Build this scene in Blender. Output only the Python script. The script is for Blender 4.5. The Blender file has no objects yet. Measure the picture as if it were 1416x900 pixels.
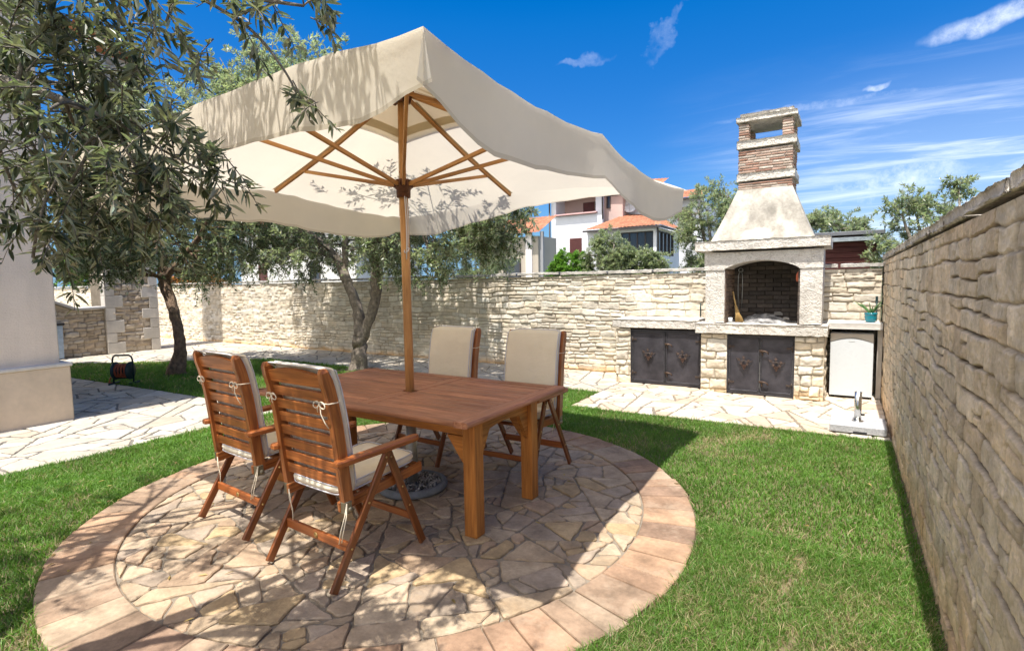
import bpy, math, random
import numpy as np
from mathutils import Vector
rng = np.random.default_rng(7)
random.seed(7)
SC = bpy.context.scene
COL = SC.collection
R_ = math.radians

# ------------------------------------------------------------------ mesh helpers
def vsub(a, b): return np.asarray(a, float) - np.asarray(b, float)
def nrm(v):
    v = np.asarray(v, float); n = np.linalg.norm(v)
    return v / n if n > 1e-9 else v

class MB:
    """collects geometry; tc = texture coordinates in metres (x along the grain), col = tint"""
    def __init__(s):
        s.v = []; s.f = []; s.tc = []; s.col = []; s.mi = []; s.sm = []
    def add(s, verts, faces, tc=None, col=(1, 1, 1), mi=0, smooth=False):
        b = len(s.v)
        verts = [tuple(float(q) for q in p) for p in verts]
        s.v += verts
        s.tc += [tuple(float(q) for q in p) for p in (verts if tc is None else tc)]
        if isinstance(col, (tuple,)) : s.col += [col] * len(verts)
        else: s.col += [tuple(float(q) for q in c) for c in col]
        for f in faces:
            s.f.append([i + b for i in f]); s.mi.append(mi); s.sm.append(smooth)
        return s
    def box(s, c, size, ax=None, bev=0.0, col=(1, 1, 1), mi=0, off=None, grain=0):
        """chamfered box; ax = 3 row vectors (local axes)"""
        c = np.asarray(c, float); h = np.asarray(size, float) / 2
        A = np.eye(3) if ax is None else np.asarray(ax, float)
        off = rng.uniform(-50, 50, 3) if off is None else off
        bev = min(bev, h.min() * 0.45)
        L = []; F = []
        if bev <= 0:
            for sx in (-1, 1):
                for sy in (-1, 1):
                    for sz in (-1, 1): L.append((sx * h[0], sy * h[1], sz * h[2]))
            F = [(0, 1, 3, 2), (4, 6, 7, 5), (0, 4, 5, 1), (2, 3, 7, 6), (0, 2, 6, 4), (1, 5, 7, 3)]
        else:
            idx = {}
            for sx in (-1, 1):
                for sy in (-1, 1):
                    for sz in (-1, 1):
                        for k in range(3):
                            p = [sx * (h[0] - bev), sy * (h[1] - bev), sz * (h[2] - bev)]
                            p[k] = (sx, sy, sz)[k] * h[k]
                            idx[(sx, sy, sz, k)] = len(L); L.append(tuple(p))
            def q(*keys): F.append(tuple(idx[k] for k in keys))
            for k in range(3):
                o = [i for i in range(3) if i != k]
                for sg in (-1, 1):
                    ks = []
                    for a, b_ in ((-1, -1), (1, -1), (1, 1), (-1, 1)):
                        t = [0, 0, 0]; t[k] = sg; t[o[0]] = a; t[o[1]] = b_
                        ks.append((*t, k))
                    q(*ks)
                a_, b_ = o
                for sa in (-1, 1):
                    for sb in (-1, 1):
                        t1 = [0, 0, 0]; t1[k] = -1; t1[a_] = sa; t1[b_] = sb
                        t2 = list(t1); t2[k] = 1
                        q((*t1, a_), (*t2, a_), (*t2, b_), (*t1, b_))
            for sx in (-1, 1):
                for sy in (-1, 1):
                    for sz in (-1, 1): q((sx, sy, sz, 0), (sx, sy, sz, 1), (sx, sy, sz, 2))
        L = np.array(L)
        P = c + L @ A
        perm = {0: (0, 1, 2), 1: (1, 0, 2), 2: (2, 0, 1)}[grain]
        s.add(P, F, L[:, perm] + off, col, mi)
        return s
    def bar(s, p0, p1, w, h, up=(0, 0, 1), bev=0.003, **k):
        """box from p0 to p1: w across, h along up"""
        p0 = np.asarray(p0, float); p1 = np.asarray(p1, float)
        x = nrm(p1 - p0); y = nrm(np.cross(up, x)); z = np.cross(x, y)
        return s.box((p0 + p1) / 2, (np.linalg.norm(p1 - p0), w, h), (x, y, z), bev, **k)
    def prism(s, pts, d, c=(0, 0, 0), ax=None, col=(1, 1, 1), mi=0, off=None):
        """2-D outline (local x,y) extruded +-d/2 along local z"""
        A = np.eye(3) if ax is None else np.asarray(ax, float)
        n = len(pts); off = rng.uniform(-50, 50, 3) if off is None else off
        L = np.array([(p[0], p[1], -d / 2) for p in pts] + [(p[0], p[1], d / 2) for p in pts])
        F = [tuple(range(n - 1, -1, -1)), tuple(range(n, 2 * n))]
        F += [(i, (i + 1) % n, n + (i + 1) % n, n + i) for i in range(n)]
        return s.add(np.asarray(c, float) + L @ A, F, L + off, col, mi)
    def tube(s, pts, rad, seg=8, col=(1, 1, 1), mi=0, cap=True, gnarl=0.0, smooth=True, off=None):
        pts = np.asarray(pts, float); n = len(pts)
        rad = np.full(n, float(rad)) if np.isscalar(rad) else np.asarray(rad, float)
        t = np.gradient(pts, axis=0); t /= np.linalg.norm(t, axis=1)[:, None] + 1e-9
        u = nrm(np.cross(t[0], (0.31, 0.22, 0.93) if abs(t[0][2]) < .9 else (1, 0.1, 0)))
        V = []; TC = []; d = 0; off = rng.uniform(-50, 50, 3) if off is None else off
        a = np.arange(seg) / seg * 2 * math.pi
        lob = rng.uniform(0, 6.28, 3)
        for i in range(n):
            u = nrm(u - t[i] * np.dot(u, t[i])); w = np.cross(t[i], u)
            if i: d += np.linalg.norm(pts[i] - pts[i - 1])
            r = rad[i] * (1 + gnarl * (np.sin(2 * a + lob[0] + d * 2.2) * .5 + np.sin(3 * a + lob[1] - d * 3.1) * .4 + np.sin(5 * a + lob[2] + d * 5) * .25))
            V += list(pts[i] + np.outer(np.cos(a) * r, u) + np.outer(np.sin(a) * r, w))
            TC += [(d + off[0], math.cos(q) * rad[i] + off[1], math.sin(q) * rad[i] + off[2]) for q in a]
        F = []
        for i in range(n - 1):
            for j in range(seg):
                k = (j + 1) % seg
                F.append((i * seg + j, i * seg + k, (i + 1) * seg + k, (i + 1) * seg + j))
        if cap:
            F.append(tuple(range(seg - 1, -1, -1))); F.append(tuple((n - 1) * seg + j for j in range(seg)))
        return s.add(V, F, TC, col, mi, smooth)
    def lathe(s, prof, c=(0, 0, 0), seg=32, ax=None, col=(1, 1, 1), mi=0, smooth=True):
        A = np.eye(3) if ax is None else np.asarray(ax, float)
        V = []; n = len(prof)
        for r, z in prof:
            for j in range(seg):
                a = j / seg * 2 * math.pi; V.append((r * math.cos(a), r * math.sin(a), z))
        F = [(i * seg + j, i * seg + (j + 1) % seg, (i + 1) * seg + (j + 1) % seg, (i + 1) * seg + j) for i in range(n - 1) for j in range(seg)]
        F.append(tuple(range(seg - 1, -1, -1))); F.append(tuple((n - 1) * seg + j for j in range(seg)))
        V = np.array(V)
        return s.add(np.asarray(c, float) + V @ A, F, V + rng.uniform(-9, 9, 3), col, mi, smooth)
    def grid(s, P, TC=None, col=(1, 1, 1), mi=0, smooth=True, flip=False):
        """P = (nu, nv, 3)"""
        nu, nv = P.shape[:2]
        i, j = np.meshgrid(np.arange(nu - 1), np.arange(nv - 1), indexing='ij')
        a = i * nv + j
        F = np.stack([a, a + nv, a + nv + 1, a + 1], -1).reshape(-1, 4)
        if flip: F = F[:, ::-1]
        c = col if isinstance(col, tuple) else col.reshape(-1, 3)
        return s.add(P.reshape(-1, 3), F.tolist(), None if TC is None else TC.reshape(-1, 3), c, mi, smooth)
    def build(s, name, mats, parent=None, loc=None):
        me = bpy.data.meshes.new(name)
        me.from_pydata(s.v, [], s.f)
        if not isinstance(mats, (list, tuple)): mats = [mats]
        for m in mats: me.materials.append(m)
        me.polygons.foreach_set('material_index', s.mi)
        me.polygons.foreach_set('use_smooth', s.sm)
        a = me.attributes.new('tc', 'FLOAT_VECTOR', 'POINT'); a.data.foreach_set('vector', np.array(s.tc, dtype=np.float32).ravel())
        a = me.attributes.new('col', 'FLOAT_COLOR', 'POINT')
        c = np.ones((len(s.v), 4), np.float32); c[:, :3] = np.array(s.col, np.float32); a.data.foreach_set('color', c.ravel())
        me.update()
        o = bpy.data.objects.new(name, me); COL.objects.link(o)
        if parent is not None: o.parent = parent
        if loc is not None: o.location = loc
        return o

def mesh_np(name, V, F, mats, parent=None, col=None, tc=None, smooth=False):
    """fast mesh: V (n,3), F (m,k) with k constant"""
    me = bpy.data.meshes.new(name)
    V = np.ascontiguousarray(V, np.float32); F = np.ascontiguousarray(F, np.int32)
    k = F.shape[1]
    me.vertices.add(len(V)); me.vertices.foreach_set('co', V.ravel())
    me.loops.add(F.size); me.loops.foreach_set('vertex_index', F.ravel())
    me.polygons.add(len(F)); me.polygons.foreach_set('loop_start', np.arange(0, F.size, k, dtype=np.int32))
    if not isinstance(mats, (list, tuple)): mats = [mats]
    for m in mats: me.materials.append(m)
    me.polygons.foreach_set('use_smooth', np.full(len(F), smooth))
    me.update(calc_edges=True)
    a = me.attributes.new('tc', 'FLOAT_VECTOR', 'POINT'); a.data.foreach_set('vector', np.ascontiguousarray(V if tc is None else tc, np.float32).ravel())
    a = me.attributes.new('col', 'FLOAT_COLOR', 'POINT')
    c = np.ones((len(V), 4), np.float32)
    if col is not None: c[:, :3] = col
    a.data.foreach_set('color', c.ravel())
    o = bpy.data.objects.new(name, me); COL.objects.link(o)
    if parent is not None: o.parent = parent
    return o

def thing(name, label, cat, loc=(0, 0, 0), rz=0, group=None):
    o = bpy.data.objects.new(name, None); COL.objects.link(o)
    o.location = loc; o.rotation_euler = (0, 0, rz); o.empty_display_size = .1
    tag(o, label, cat, group); return o
def tag(o, label, cat, group=None):
    o['label'] = label; o['category'] = cat
    if group: o['group'] = group
    return o
def struct(o, kind='structure'):
    o['kind'] = kind; return o
def dup(root, loc, rz, label):
    r = root.copy(); COL.objects.link(r); r.location = loc; r.rotation_euler = (0, 0, rz); r['label'] = label
    for ch in list(root.children):
        c = ch.copy(); COL.objects.link(c); c.parent = r
        for g in ch.children:
            d = g.copy(); COL.objects.link(d); d.parent = c
    return r

# ------------------------------------------------------------------ numpy noise
_G = np.random.default_rng(99).random((256, 256)).astype(np.float32)
def vn(x, y, s=0):
    x = x + s * 17.31 + 1000; y = y + s * 5.77 + 1000
    xi = np.floor(x).astype(int); yi = np.floor(y).astype(int); fx = x - xi; fy = y - yi
    fx = fx * fx * (3 - 2 * fx); fy = fy * fy * (3 - 2 * fy)
    g = lambda a, b: _G[a & 255, b & 255]
    return (g(xi, yi) * (1 - fx) + g(xi + 1, yi) * fx) * (1 - fy) + (g(xi, yi + 1) * (1 - fx) + g(xi + 1, yi + 1) * fx) * fy
def fbm(x, y, s=0, o=4):
    t = 0; a = .5
    for i in range(o):
        t = t + a * vn(x, y, s + i * 3); x = x * 2.03; y = y * 2.03; a *= .5
    return t / (1 - .5 ** o)
def sstep(a, b, x):
    t = np.clip((x - a) / (b - a), 0, 1); return t * t * (3 - 2 * t)

# ------------------------------------------------------------------ materials
def newmat(name):
    m = bpy.data.materials.new(name); m.use_nodes = True
    nt = m.node_tree; b = nt.nodes['Principled BSDF']
    return m, nt, b
def N(nt, typ, ins=None, **at):
    n = nt.nodes.new('ShaderNode' + typ)
    for k, v in at.items(): setattr(n, k, v)
    for k, v in (ins or {}).items():
        if hasattr(v, 'is_linked') or isinstance(v, bpy.types.NodeSocket): nt.links.new(v, n.inputs[k])
        else: n.inputs[k].default_value = v
    return n
def attr(nt, name): return N(nt, 'Attribute', attribute_name=name)
def tcoord(nt, scale=(1, 1, 1)):
    return N(nt, 'Mapping', {'Vector': attr(nt, 'tc').outputs['Vector'], 'Scale': scale}).outputs[0]
def noise(nt, vec, scale, detail=4, rough=.55, dist=0.0):
    return N(nt, 'TexNoise', {'Vector': vec, 'Scale': scale, 'Detail': detail, 'Roughness': rough, 'Distortion': dist}).outputs[0]
def ramp(nt, fac, stops):
    r = N(nt, 'ValToRGB', {'Fac': fac}); e = r.color_ramp.elements
    while len(e) < len(stops): e.new(.5)
    for i, (p, c) in enumerate(stops):
        e[i].position = p; e[i].color = (*c, 1) if len(c) == 3 else c
    return r.outputs[0]
def mixc(nt, fac, a, b, mode='MIX'):
    n = N(nt, 'Mix', data_type='RGBA', blend_type=mode)
    for k, v in ((0, fac), (6, a), (7, b)):
        if isinstance(v, bpy.types.NodeSocket): nt.links.new(v, n.inputs[k])
        else: n.inputs[k].default_value = v if k == 0 else (*v, 1)
    return n.outputs[2]
def math_(nt, op, a, b=0.0):
    n = N(nt, 'Math', operation=op)
    for i, v in enumerate((a, b)):
        if isinstance(v, bpy.types.NodeSocket): nt.links.new(v, n.inputs[i])
        else: n.inputs[i].default_value = v
    return n.outputs[0]
def bump(nt, b, h, dist=.01, strength=1.0):
    n = N(nt, 'Bump', {'Height': h, 'Distance': dist, 'Strength': strength}); nt.links.new(n.outputs[0], b.inputs['Normal'])
def g3(v): return (v, v, v)

def stone_mat(name, var=.35, nscale=9, bd=.006, bscale=45, rough=.9, spots=None):
    m, nt, b = newmat(name); v = tcoord(nt); c = attr(nt, 'col').outputs['Color']
    n1 = noise(nt, v, nscale, 6, .6); n2 = noise(nt, v, nscale * 7, 4, .6)
    k = mixc(nt, 1.0, c, ramp(nt, n1, [(.3, g3(1 - var)), (.7, g3(1 + var * .6))]), 'MULTIPLY')
    k = mixc(nt, .6, k, ramp(nt, n2, [(.3, g3(1 - var * .6)), (.7, g3(1 + var * .4))]), 'MULTIPLY')
    if spots:
        s = noise(nt, v, 3.1, 5, .7)
        k = mixc(nt, ramp(nt, s, [(.52, g3(0)), (.68, g3(spots[1]))]), k, spots[0])
    nt.links.new(k, b.inputs['Base Color']); b.inputs['Roughness'].default_value = rough
    b.inputs['Specular IOR Level'].default_value = .25
    bump(nt, b, math_(nt, 'ADD', noise(nt, v, bscale, 6, .65), math_(nt, 'MULTIPLY', n1, 1.5)), bd)
    return m
def wood_mat(name, a, b_, c_, rough=.45, spec=.4, scale=1.0):
    m, nt, b = newmat(name)
    v = tcoord(nt, (1.6 * scale, 26 * scale, 26 * scale)); v2 = tcoord(nt, (.8 * scale, 5 * scale, 5 * scale))
    n1 = noise(nt, v, 2.2, 6, .6, .6); n2 = noise(nt, v2, 2.0, 3, .5)
    k = ramp(nt, n1, [(.28, a), (.5, b_), (.74, c_)])
    k = mixc(nt, .75, k, ramp(nt, n2, [(.3, g3(.62)), (.7, g3(1.25))]), 'MULTIPLY')
    k = mixc(nt, 1.0, k, attr(nt, 'col').outputs['Color'], 'MULTIPLY')
    nt.links.new(k, b.inputs['Base Color'])
    nt.links.new(ramp(nt, n1, [(.2, g3(rough + .15)), (.8, g3(rough - .08))]), b.inputs['Roughness'])
    b.inputs['Specular IOR Level'].default_value = spec
    bump(nt, b, n1, .0012)
    return m
def cloth_mat(name, c, trans=.35, weave=900, wr=.012, blotch=.1):
    m, nt, b = newmat(name); v = tcoord(nt)
    n1 = noise(nt, v, 2.5, 4, .6); n2 = noise(nt, v, weave, 2, .5); n3 = noise(nt, v, 7, 4, .6)
    k = mixc(nt, 1.0, c, ramp(nt, n1, [(.3, g3(1 - blotch)), (.7, g3(1 + blotch * .5))]), 'MULTIPLY')
    k = mixc(nt, 1.0, k, attr(nt, 'col').outputs['Color'], 'MULTIPLY')
    d = N(nt, 'BsdfDiffuse', {'Color': k}); t = N(nt, 'BsdfTranslucent', {'Color': k})
    mx = N(nt, 'MixShader', {0: trans, 1: d.outputs[0], 2: t.outputs[0]})
    bp = N(nt, 'Bump', {'Height': math_(nt, 'ADD', math_(nt, 'MULTIPLY', n2, .06), n3), 'Distance': wr})
    nt.links.new(bp.outputs[0], d.inputs['Normal'])
    nt.links.new(mx.outputs[0], nt.nodes['Material Output'].inputs[0])
    return m
def plain(name, c, rough=.6, metal=0.0, spec=.4, nz=.15, nscale=12, bd=0.0):
    m, nt, b = newmat(name); v = tcoord(nt); n1 = noise(nt, v, nscale, 5, .6)
    k = mixc(nt, 1.0, c, ramp(nt, n1, [(.3, g3(1 - nz)), (.7, g3(1 + nz))]), 'MULTIPLY')
    k = mixc(nt, 1.0, k, attr(nt, 'col').outputs['Color'], 'MULTIPLY')
    nt.links.new(k, b.inputs['Base Color']); b.inputs['Metallic'].default_value = metal
    nt.links.new(ramp(nt, n1, [(.25, g3(min(1, rough + .12))), (.75, g3(max(.05, rough - .1)))]), b.inputs['Roughness'])
    b.inputs['Specular IOR Level'].default_value = spec
    if bd: bump(nt, b, noise(nt, v, nscale * 6, 5, .6), bd)
    return m
def leaf_mat(name, top, under, trans=.18, rough=.42):
    m, nt, b = newmat(name); c = attr(nt, 'col').outputs['Color']
    geo = N(nt, 'NewGeometry')
    k = mixc(nt, geo.outputs['Backfacing'], top, under)
    k = mixc(nt, 1.0, k, c, 'MULTIPLY')
    nt.links.new(k, b.inputs['Base Color']); b.inputs['Roughness'].default_value = rough
    b.inputs['Specular IOR Level'].default_value = .45
    t = N(nt, 'BsdfTranslucent', {'Color': mixc(nt, 1.0, k, (1.3, 1.5, .7), 'MULTIPLY')})
    mx = N(nt, 'MixShader', {0: trans, 1: b.outputs[0], 2: t.outputs[0]})
    nt.links.new(mx.outputs[0], nt.nodes['Material Output'].inputs[0])
    return m
def carved_mat(name, c):
    """bush-hammered limestone: wavy chisel marks"""
    m, nt, b = newmat(name); v = tcoord(nt)
    w = noise(nt, v, 22, 3, .55, 1.6); w2 = noise(nt, v, 60, 3, .6); n1 = noise(nt, v, 3, 5, .6)
    k = mixc(nt, 1.0, c, ramp(nt, n1, [(.3, g3(.78)), (.7, g3(1.1))]), 'MULTIPLY')
    k = mixc(nt, .8, k, ramp(nt, w, [(.36, (.74, .72, .69)), (.50, g3(1.03))]), 'MULTIPLY')
    nt.links.new(k, b.inputs['Base Color']); b.inputs['Roughness'].default_value = .92
    b.inputs['Specular IOR Level'].default_value = .2
    bump(nt, b, math_(nt, 'ADD', w, math_(nt, 'MULTIPLY', w2, .4)), .022)
    return m

MAT = {}
MAT['wall'] = stone_mat('limestone_rubble', .34, 8, .012, 34, spots=((.40, .32, .23), .3))
MAT['wall_far'] = stone_mat('limestone_rubble_pale', .2, 7, .006, 30)
MAT['coping'] = stone_mat('weathered_coping_stone', .45, 9, .012, 30, spots=((.22, .20, .17), .4))
MAT['flag'] = stone_mat('crazy_paving_flagstone', .36, 7, .005, 60, .8, spots=((.42, .27, .14), .3))
MAT['path'] = stone_mat('pale_path_flagstone', .16, 6, .003, 60, .85)
MAT['mortar'] = stone_mat('paving_mortar', .3, 14, .004, 60, .95)
MAT['brick_ring'] = stone_mat('terracotta_paving', .42, 5, .004, 60, .85, spots=((.46, .365, .265), .55))
MAT['soil'] = plain('lawn_soil', (.17, .135, .075), .95, nz=.4, nscale=5, bd=.01)
MAT['field'] = plain('field_ground', (.11, .12, .05), .95, nz=.35, nscale=.4)
MAT['chair'] = wood_mat('stained_teak', (.14, .038, .011), (.33, .105, .026), (.48, .18, .052), .34, .55)
MAT['table_top'] = wood_mat('table_top_wood', (.27, .105, .052), (.41, .175, .088), (.52, .245, .135), .5, .4)
MAT['table_leg'] = wood_mat('honey_stained_wood', (.25, .085, .018), (.41, .152, .030), (.54, .225, .052), .4, .45)
MAT['pole'] = wood_mat('parasol_wood', (.31, .14, .042), (.46, .225, .075), (.57, .31, .12), .5, .35)
MAT['pole_dark'] = wood_mat('hub_wood', (.07, .025, .012), (.12, .045, .022), (.18, .07, .03), .5, .35)
MAT['canvas'] = cloth_mat('parasol_canvas', (.82, .745, .615), .42, 900, .004, .05)
MAT['canvas_thick'] = cloth_mat('parasol_canvas_doubled', (.70, .60, .42), .2, 900, .004, .05)
MAT['cushion'] = cloth_mat('cushion_cotton', (.88, .78, .60), .06, 700, .010, .07)
MAT['piping'] = cloth_mat('cushion_piping', (.66, .64, .66), .05, 700, .002, .05)
MAT['carved'] = carved_mat('bush_hammered_limestone', (.68, .64, .575))
MAT['smooth_stone'] = stone_mat('dressed_limestone', .15, 5, .003, 50, .85)
MAT['plaster'] = stone_mat('weathered_hood_plaster', .38, 4.5, .004, 40, .9, spots=((.24, .22, .18), .6))
MAT['brick'] = stone_mat('thin_red_brick', .4, 10, .006, 50, .9)
MAT['stucco'] = stone_mat('house_stucco', .08, 3, .004, 90, .95)
def stucco_mat():
    m, nt, b = newmat('house_stucco'); v = tcoord(nt); c = attr(nt, 'col').outputs['Color']
    h = noise(nt, tcoord(nt, (9, 9, 95)), 1.0, 4, .6); bl = noise(nt, v, 1.1, 5, .6); st = noise(nt, tcoord(nt, (5, 5, .5)), 1.0, 4, .6)
    k = mixc(nt, 1.0, c, ramp(nt, bl, [(.3, g3(.86)), (.7, g3(1.06))]), 'MULTIPLY')
    k = mixc(nt, .5, k, ramp(nt, st, [(.35, g3(.84)), (.6, g3(1.04))]), 'MULTIPLY')
    nt.links.new(k, b.inputs['Base Color']); b.inputs['Roughness'].default_value = .95; b.inputs['Specular IOR Level'].default_value = .2
    bump(nt, b, math_(nt, 'ADD', h, noise(nt, v, 60, 4, .6)), .006)
    return m
MAT['stucco'] = stucco_mat()
MAT['plinth'] = stone_mat('stone_plinth', .14, 2.6, .001, 40, .7)
MAT['iron'] = plain('blackened_iron', (.062, .060, .068), .5, .6, .5, .35, 6, .001)
MAT['rust'] = plain('rusty_iron', (.075, .055, .045), .6, .5, .4, .5, 30)
MAT['steel'] = plain('brushed_steel', (.62, .62, .60), .25, 1.0, .5, .08)
MAT['brass'] = plain('brass', (.62, .44, .18), .35, .9, .5, .1)
MAT['zinc'] = plain('galvanised_metal', (.42, .43, .42), .45, .8, .4, .15)
MAT['hinge'] = plain('aged_brass_hinge', (.26, .23, .16), .5, .7, .4, .3)
MAT['white_enamel'] = plain('white_enamel', (.62, .655, .675), .3, 0, .5, .03)
MAT['beige_plastic'] = plain('beige_plastic', (.52, .47, .40), .5, 0, .4, .05)
MAT['dark'] = plain('black_rubber', (.02, .02, .022), .6)
MAT['granite'] = stone_mat('grey_granite', .35, 60, .001, 120, .6)
MAT['concrete'] = stone_mat('concrete', .25, 10, .003, 60, .9)
MAT['gravel'] = stone_mat('gravel', .3, 40, .002, 100, .85)
MAT['soot'] = stone_mat('sooty_firebrick', .4, 4, .006, 30, .95)
MAT['ash'] = stone_mat('grey_ash', .5, 14, .02, 30, .95)
MAT['teal'] = plain('teal_glazed_pot', (.0, .20, .27), .2, 0, .6, .1)
MAT['straw'] = plain('broom_straw', (.50, .33, .13), .8, 0, .2, .3, 60, .004)
MAT['white_wall'] = plain('white_render', (.74, .745, .78), .9, 0, .2, .05, 1.5)
MAT['pink_wall'] = plain('pink_render', (.58, .43, .38), .9, 0, .2, .05, 1.5)
MAT['tile'] = plain('terracotta_tile', (.35, .150, .085), .8, 0, .2, .3, 4)
MAT['shutter'] = plain('brown_shutter', (.15, .055, .05), .6, 0, .3, .15)
MAT['gutter'] = plain('dark_gutter', (.05, .042, .042), .5)
MAT['glass'] = plain('window_glass', (.03, .035, .045), .08, 0, .8, .1)
MAT['rail'] = plain('dark_green_tube', (.022, .045, .045), .45, .2, .4, .1)
MAT['bin'] = plain('pale_blue_plastic', (.36, .46, .60), .5)
MAT['hose'] = plain('red_hose', (.42, .10, .045), .5, 0, .4, .2)
MAT['bark'] = stone_mat('olive_bark', .55, 16, .02, 40, .95)
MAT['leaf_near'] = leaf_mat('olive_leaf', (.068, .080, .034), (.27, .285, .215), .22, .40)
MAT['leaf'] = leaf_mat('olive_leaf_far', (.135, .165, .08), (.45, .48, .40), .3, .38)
MAT['shrub_leaf'] = leaf_mat('green_shrub_leaf', (.13, .26, .03), (.16, .30, .06), .35, .45)
MAT['orange_leaf'] = leaf_mat('orange_shrub_leaf', (.42, .16, .03), (.42, .2, .06), .25, .5)
MAT['grass'] = leaf_mat('lawn_blade', (1, 1, 1), (1, 1, 1), .38, .5)
MAT['aloe'] = plain('aloe_leaf', (.09, .19, .06), .45, 0, .4, .2)

# ------------------------------------------------------------------ camera
F_PX, WPX, HPX = 735.0, 1416, 900
d1 = nrm((1172 - 708, -(385 - 450), -F_PX)); d2 = -nrm((-469 - 708, -(413 - 450), -F_PX))
d2 = nrm(d2 - d1 * np.dot(d1, d2)); d3 = np.cross(d2, d1)
Rm = np.stack([d2, d1, d3])
cam = bpy.data.cameras.new('camera'); co = bpy.data.objects.new('camera', cam); COL.objects.link(co)
from mathutils import Matrix
M4 = Matrix([[*Rm[0], 0.0], [*Rm[1], 0.0], [*Rm[2], 1.6], [0, 0, 0, 1]])
co.matrix_world = M4
cam.sensor_fit = 'HORIZONTAL'; cam.sensor_width = 36; cam.lens = F_PX / WPX * 36
cam.clip_start = .05; cam.clip_end = 3000
SC.camera = co

# ------------------------------------------------------------------ sun and sky
SUN = nrm((.03, -.385, 1.0))
sun = bpy.data.lights.new('sun', 'SUN'); so = bpy.data.objects.new('sun', sun); COL.objects.link(so)
so.rotation_euler = Vector(SUN).to_track_quat('Z', 'Y').to_euler(); so.location = (0, -5, 20)
sun.energy = 4.6; sun.angle = R_(.53); sun.color = (1, .955, .89)
w = bpy.data.worlds.new('World'); SC.world = w; w.use_nodes = True
nt = w.node_tree; bg = nt.nodes['Background']
sky = N(nt, 'TexSky', sky_type='NISHITA', sun_disc=False)
sky.sun_elevation = math.asin(SUN[2]); sky.sun_rotation = math.atan2(SUN[0], SUN[1])
sky.air_density = 1.0; sky.dust_density = .3; sky.ozone_density = 2.2; sky.altitude = 50
hs = N(nt, 'HueSaturation', {'Color': sky.outputs[0], 'Saturation': 1.5, 'Value': .90, 'Hue': .509})
tcw = N(nt, 'TexCoord').outputs['Generated']
dirn = N(nt, 'VectorMath', {0: tcw}, operation='NORMALIZE').outputs[0]
sep = N(nt, 'SeparateXYZ', {0: dirn})
# cirrus sheet: direction projected on a high plane
den = math_(nt, 'ADD', math_(nt, 'MAXIMUM', sep.outputs[2], 0.0), .12)
px_ = math_(nt, 'DIVIDE', sep.outputs[0], den); py_ = math_(nt, 'DIVIDE', sep.outputs[1], den)
pl = N(nt, 'CombineXYZ', {0: px_, 1: py_, 2: 0.0}).outputs[0]
mp = N(nt, 'Mapping', {'Vector': pl, 'Rotation': (0, 0, .5), 'Scale': (.55, 2.4, 1)}).outputs[0]
cn = noise(nt, mp, 1.5, 9, .62, .7); cn2 = noise(nt, pl, .55, 3, .5)
# more cloud to the east (right) and low
azr = math_(nt, 'DIVIDE', sep.outputs[0], math_(nt, 'MAXIMUM', sep.outputs[1], .05))
mask = N(nt, 'MapRange', {0: azr, 1: -.36, 2: .10, 3: 0.0, 4: 1.0}, interpolation_type='SMOOTHSTEP').outputs[0]
low = N(nt, 'MapRange', {0: sep.outputs[2], 1: .36, 2: .14, 3: 0.0, 4: 1.0}, interpolation_type='SMOOTHSTEP').outputs[0]
cir = N(nt, 'MapRange', {0: cn, 1: .43, 2: .80, 3: 0.0, 4: .62}, interpolation_type='SMOOTHSTEP').outputs[0]
c_all = math_(nt, 'MULTIPLY', math_(nt, 'MULTIPLY', cir, mask), low)
veil = math_(nt, 'MULTIPLY', math_(nt, 'MULTIPLY', mask, low), .16)
c_all = math_(nt, 'ADD', math_(nt, 'MULTIPLY', c_all, 1.0), veil)
def streak(A, B, wid, amt, sc=1.0, wob=.10):
    """one elongated wisp of cloud between two sky directions"""
    A = nrm(A); B = nrm(B); mid = nrm(A + B); ax = nrm(B - A); L = np.linalg.norm(B - A) / 2
    per = np.cross(mid, ax)
    nz = N(nt, 'VectorMath', {0: N(nt, 'TexNoise', {'Vector': dirn, 'Scale': 14.0 * sc, 'Detail': 5.0}).outputs['Color'], 1: (.5, .5, .5)}, operation='SUBTRACT').outputs[0]
    dd = N(nt, 'VectorMath', {0: N(nt, 'VectorMath', {0: nz, 'Scale': wob}, operation='SCALE').outputs[0], 1: dirn}, operation='ADD').outputs[0]
    u = math_(nt, 'DIVIDE', N(nt, 'VectorMath', {0: dd, 1: tuple(ax)}, operation='DOT_PRODUCT').outputs['Value'], 1.0)
    u = math_(nt, 'DIVIDE', math_(nt, 'SUBTRACT', u, float(np.dot(mid, ax))), L)
    v = math_(nt, 'DIVIDE', N(nt, 'VectorMath', {0: dd, 1: tuple(per)}, operation='DOT_PRODUCT').outputs['Value'], wid)
    r = math_(nt, 'ADD', math_(nt, 'MULTIPLY', u, u), math_(nt, 'MULTIPLY', v, v))
    f = N(nt, 'MapRange', {0: r, 1: 1.2, 2: 0.0, 3: 0.0, 4: amt}, interpolation_type='SMOOTHSTEP').outputs[0]
    return math_(nt, 'MULTIPLY', f, N(nt, 'MapRange', {0: noise(nt, dirn, 30 * sc, 6, .7), 1: .3, 2: .65, 3: .15, 4: 1.0}).outputs[0])
for s_ in (streak((.07, .94, .315), (.26, .91, .345), .015, .62, 1.0, .035), streak((-.42, .83, .372), (-.335, .86, .373), .008, .17),
           streak((-.29, .885, .365), (-.225, .87, .435), .013, .11, 1.6, .14), streak((-.21, .945, .262), (.14, .965, .262), .007, .30, .8, .03),
           streak((-.005, .965, .272), (.05, .96, .285), .010, .5), streak((-.05, .99, .13), (.14, .985, .15), .03, .6)):
    c_all = math_(nt, 'MAXIMUM', c_all, s_)
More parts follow.
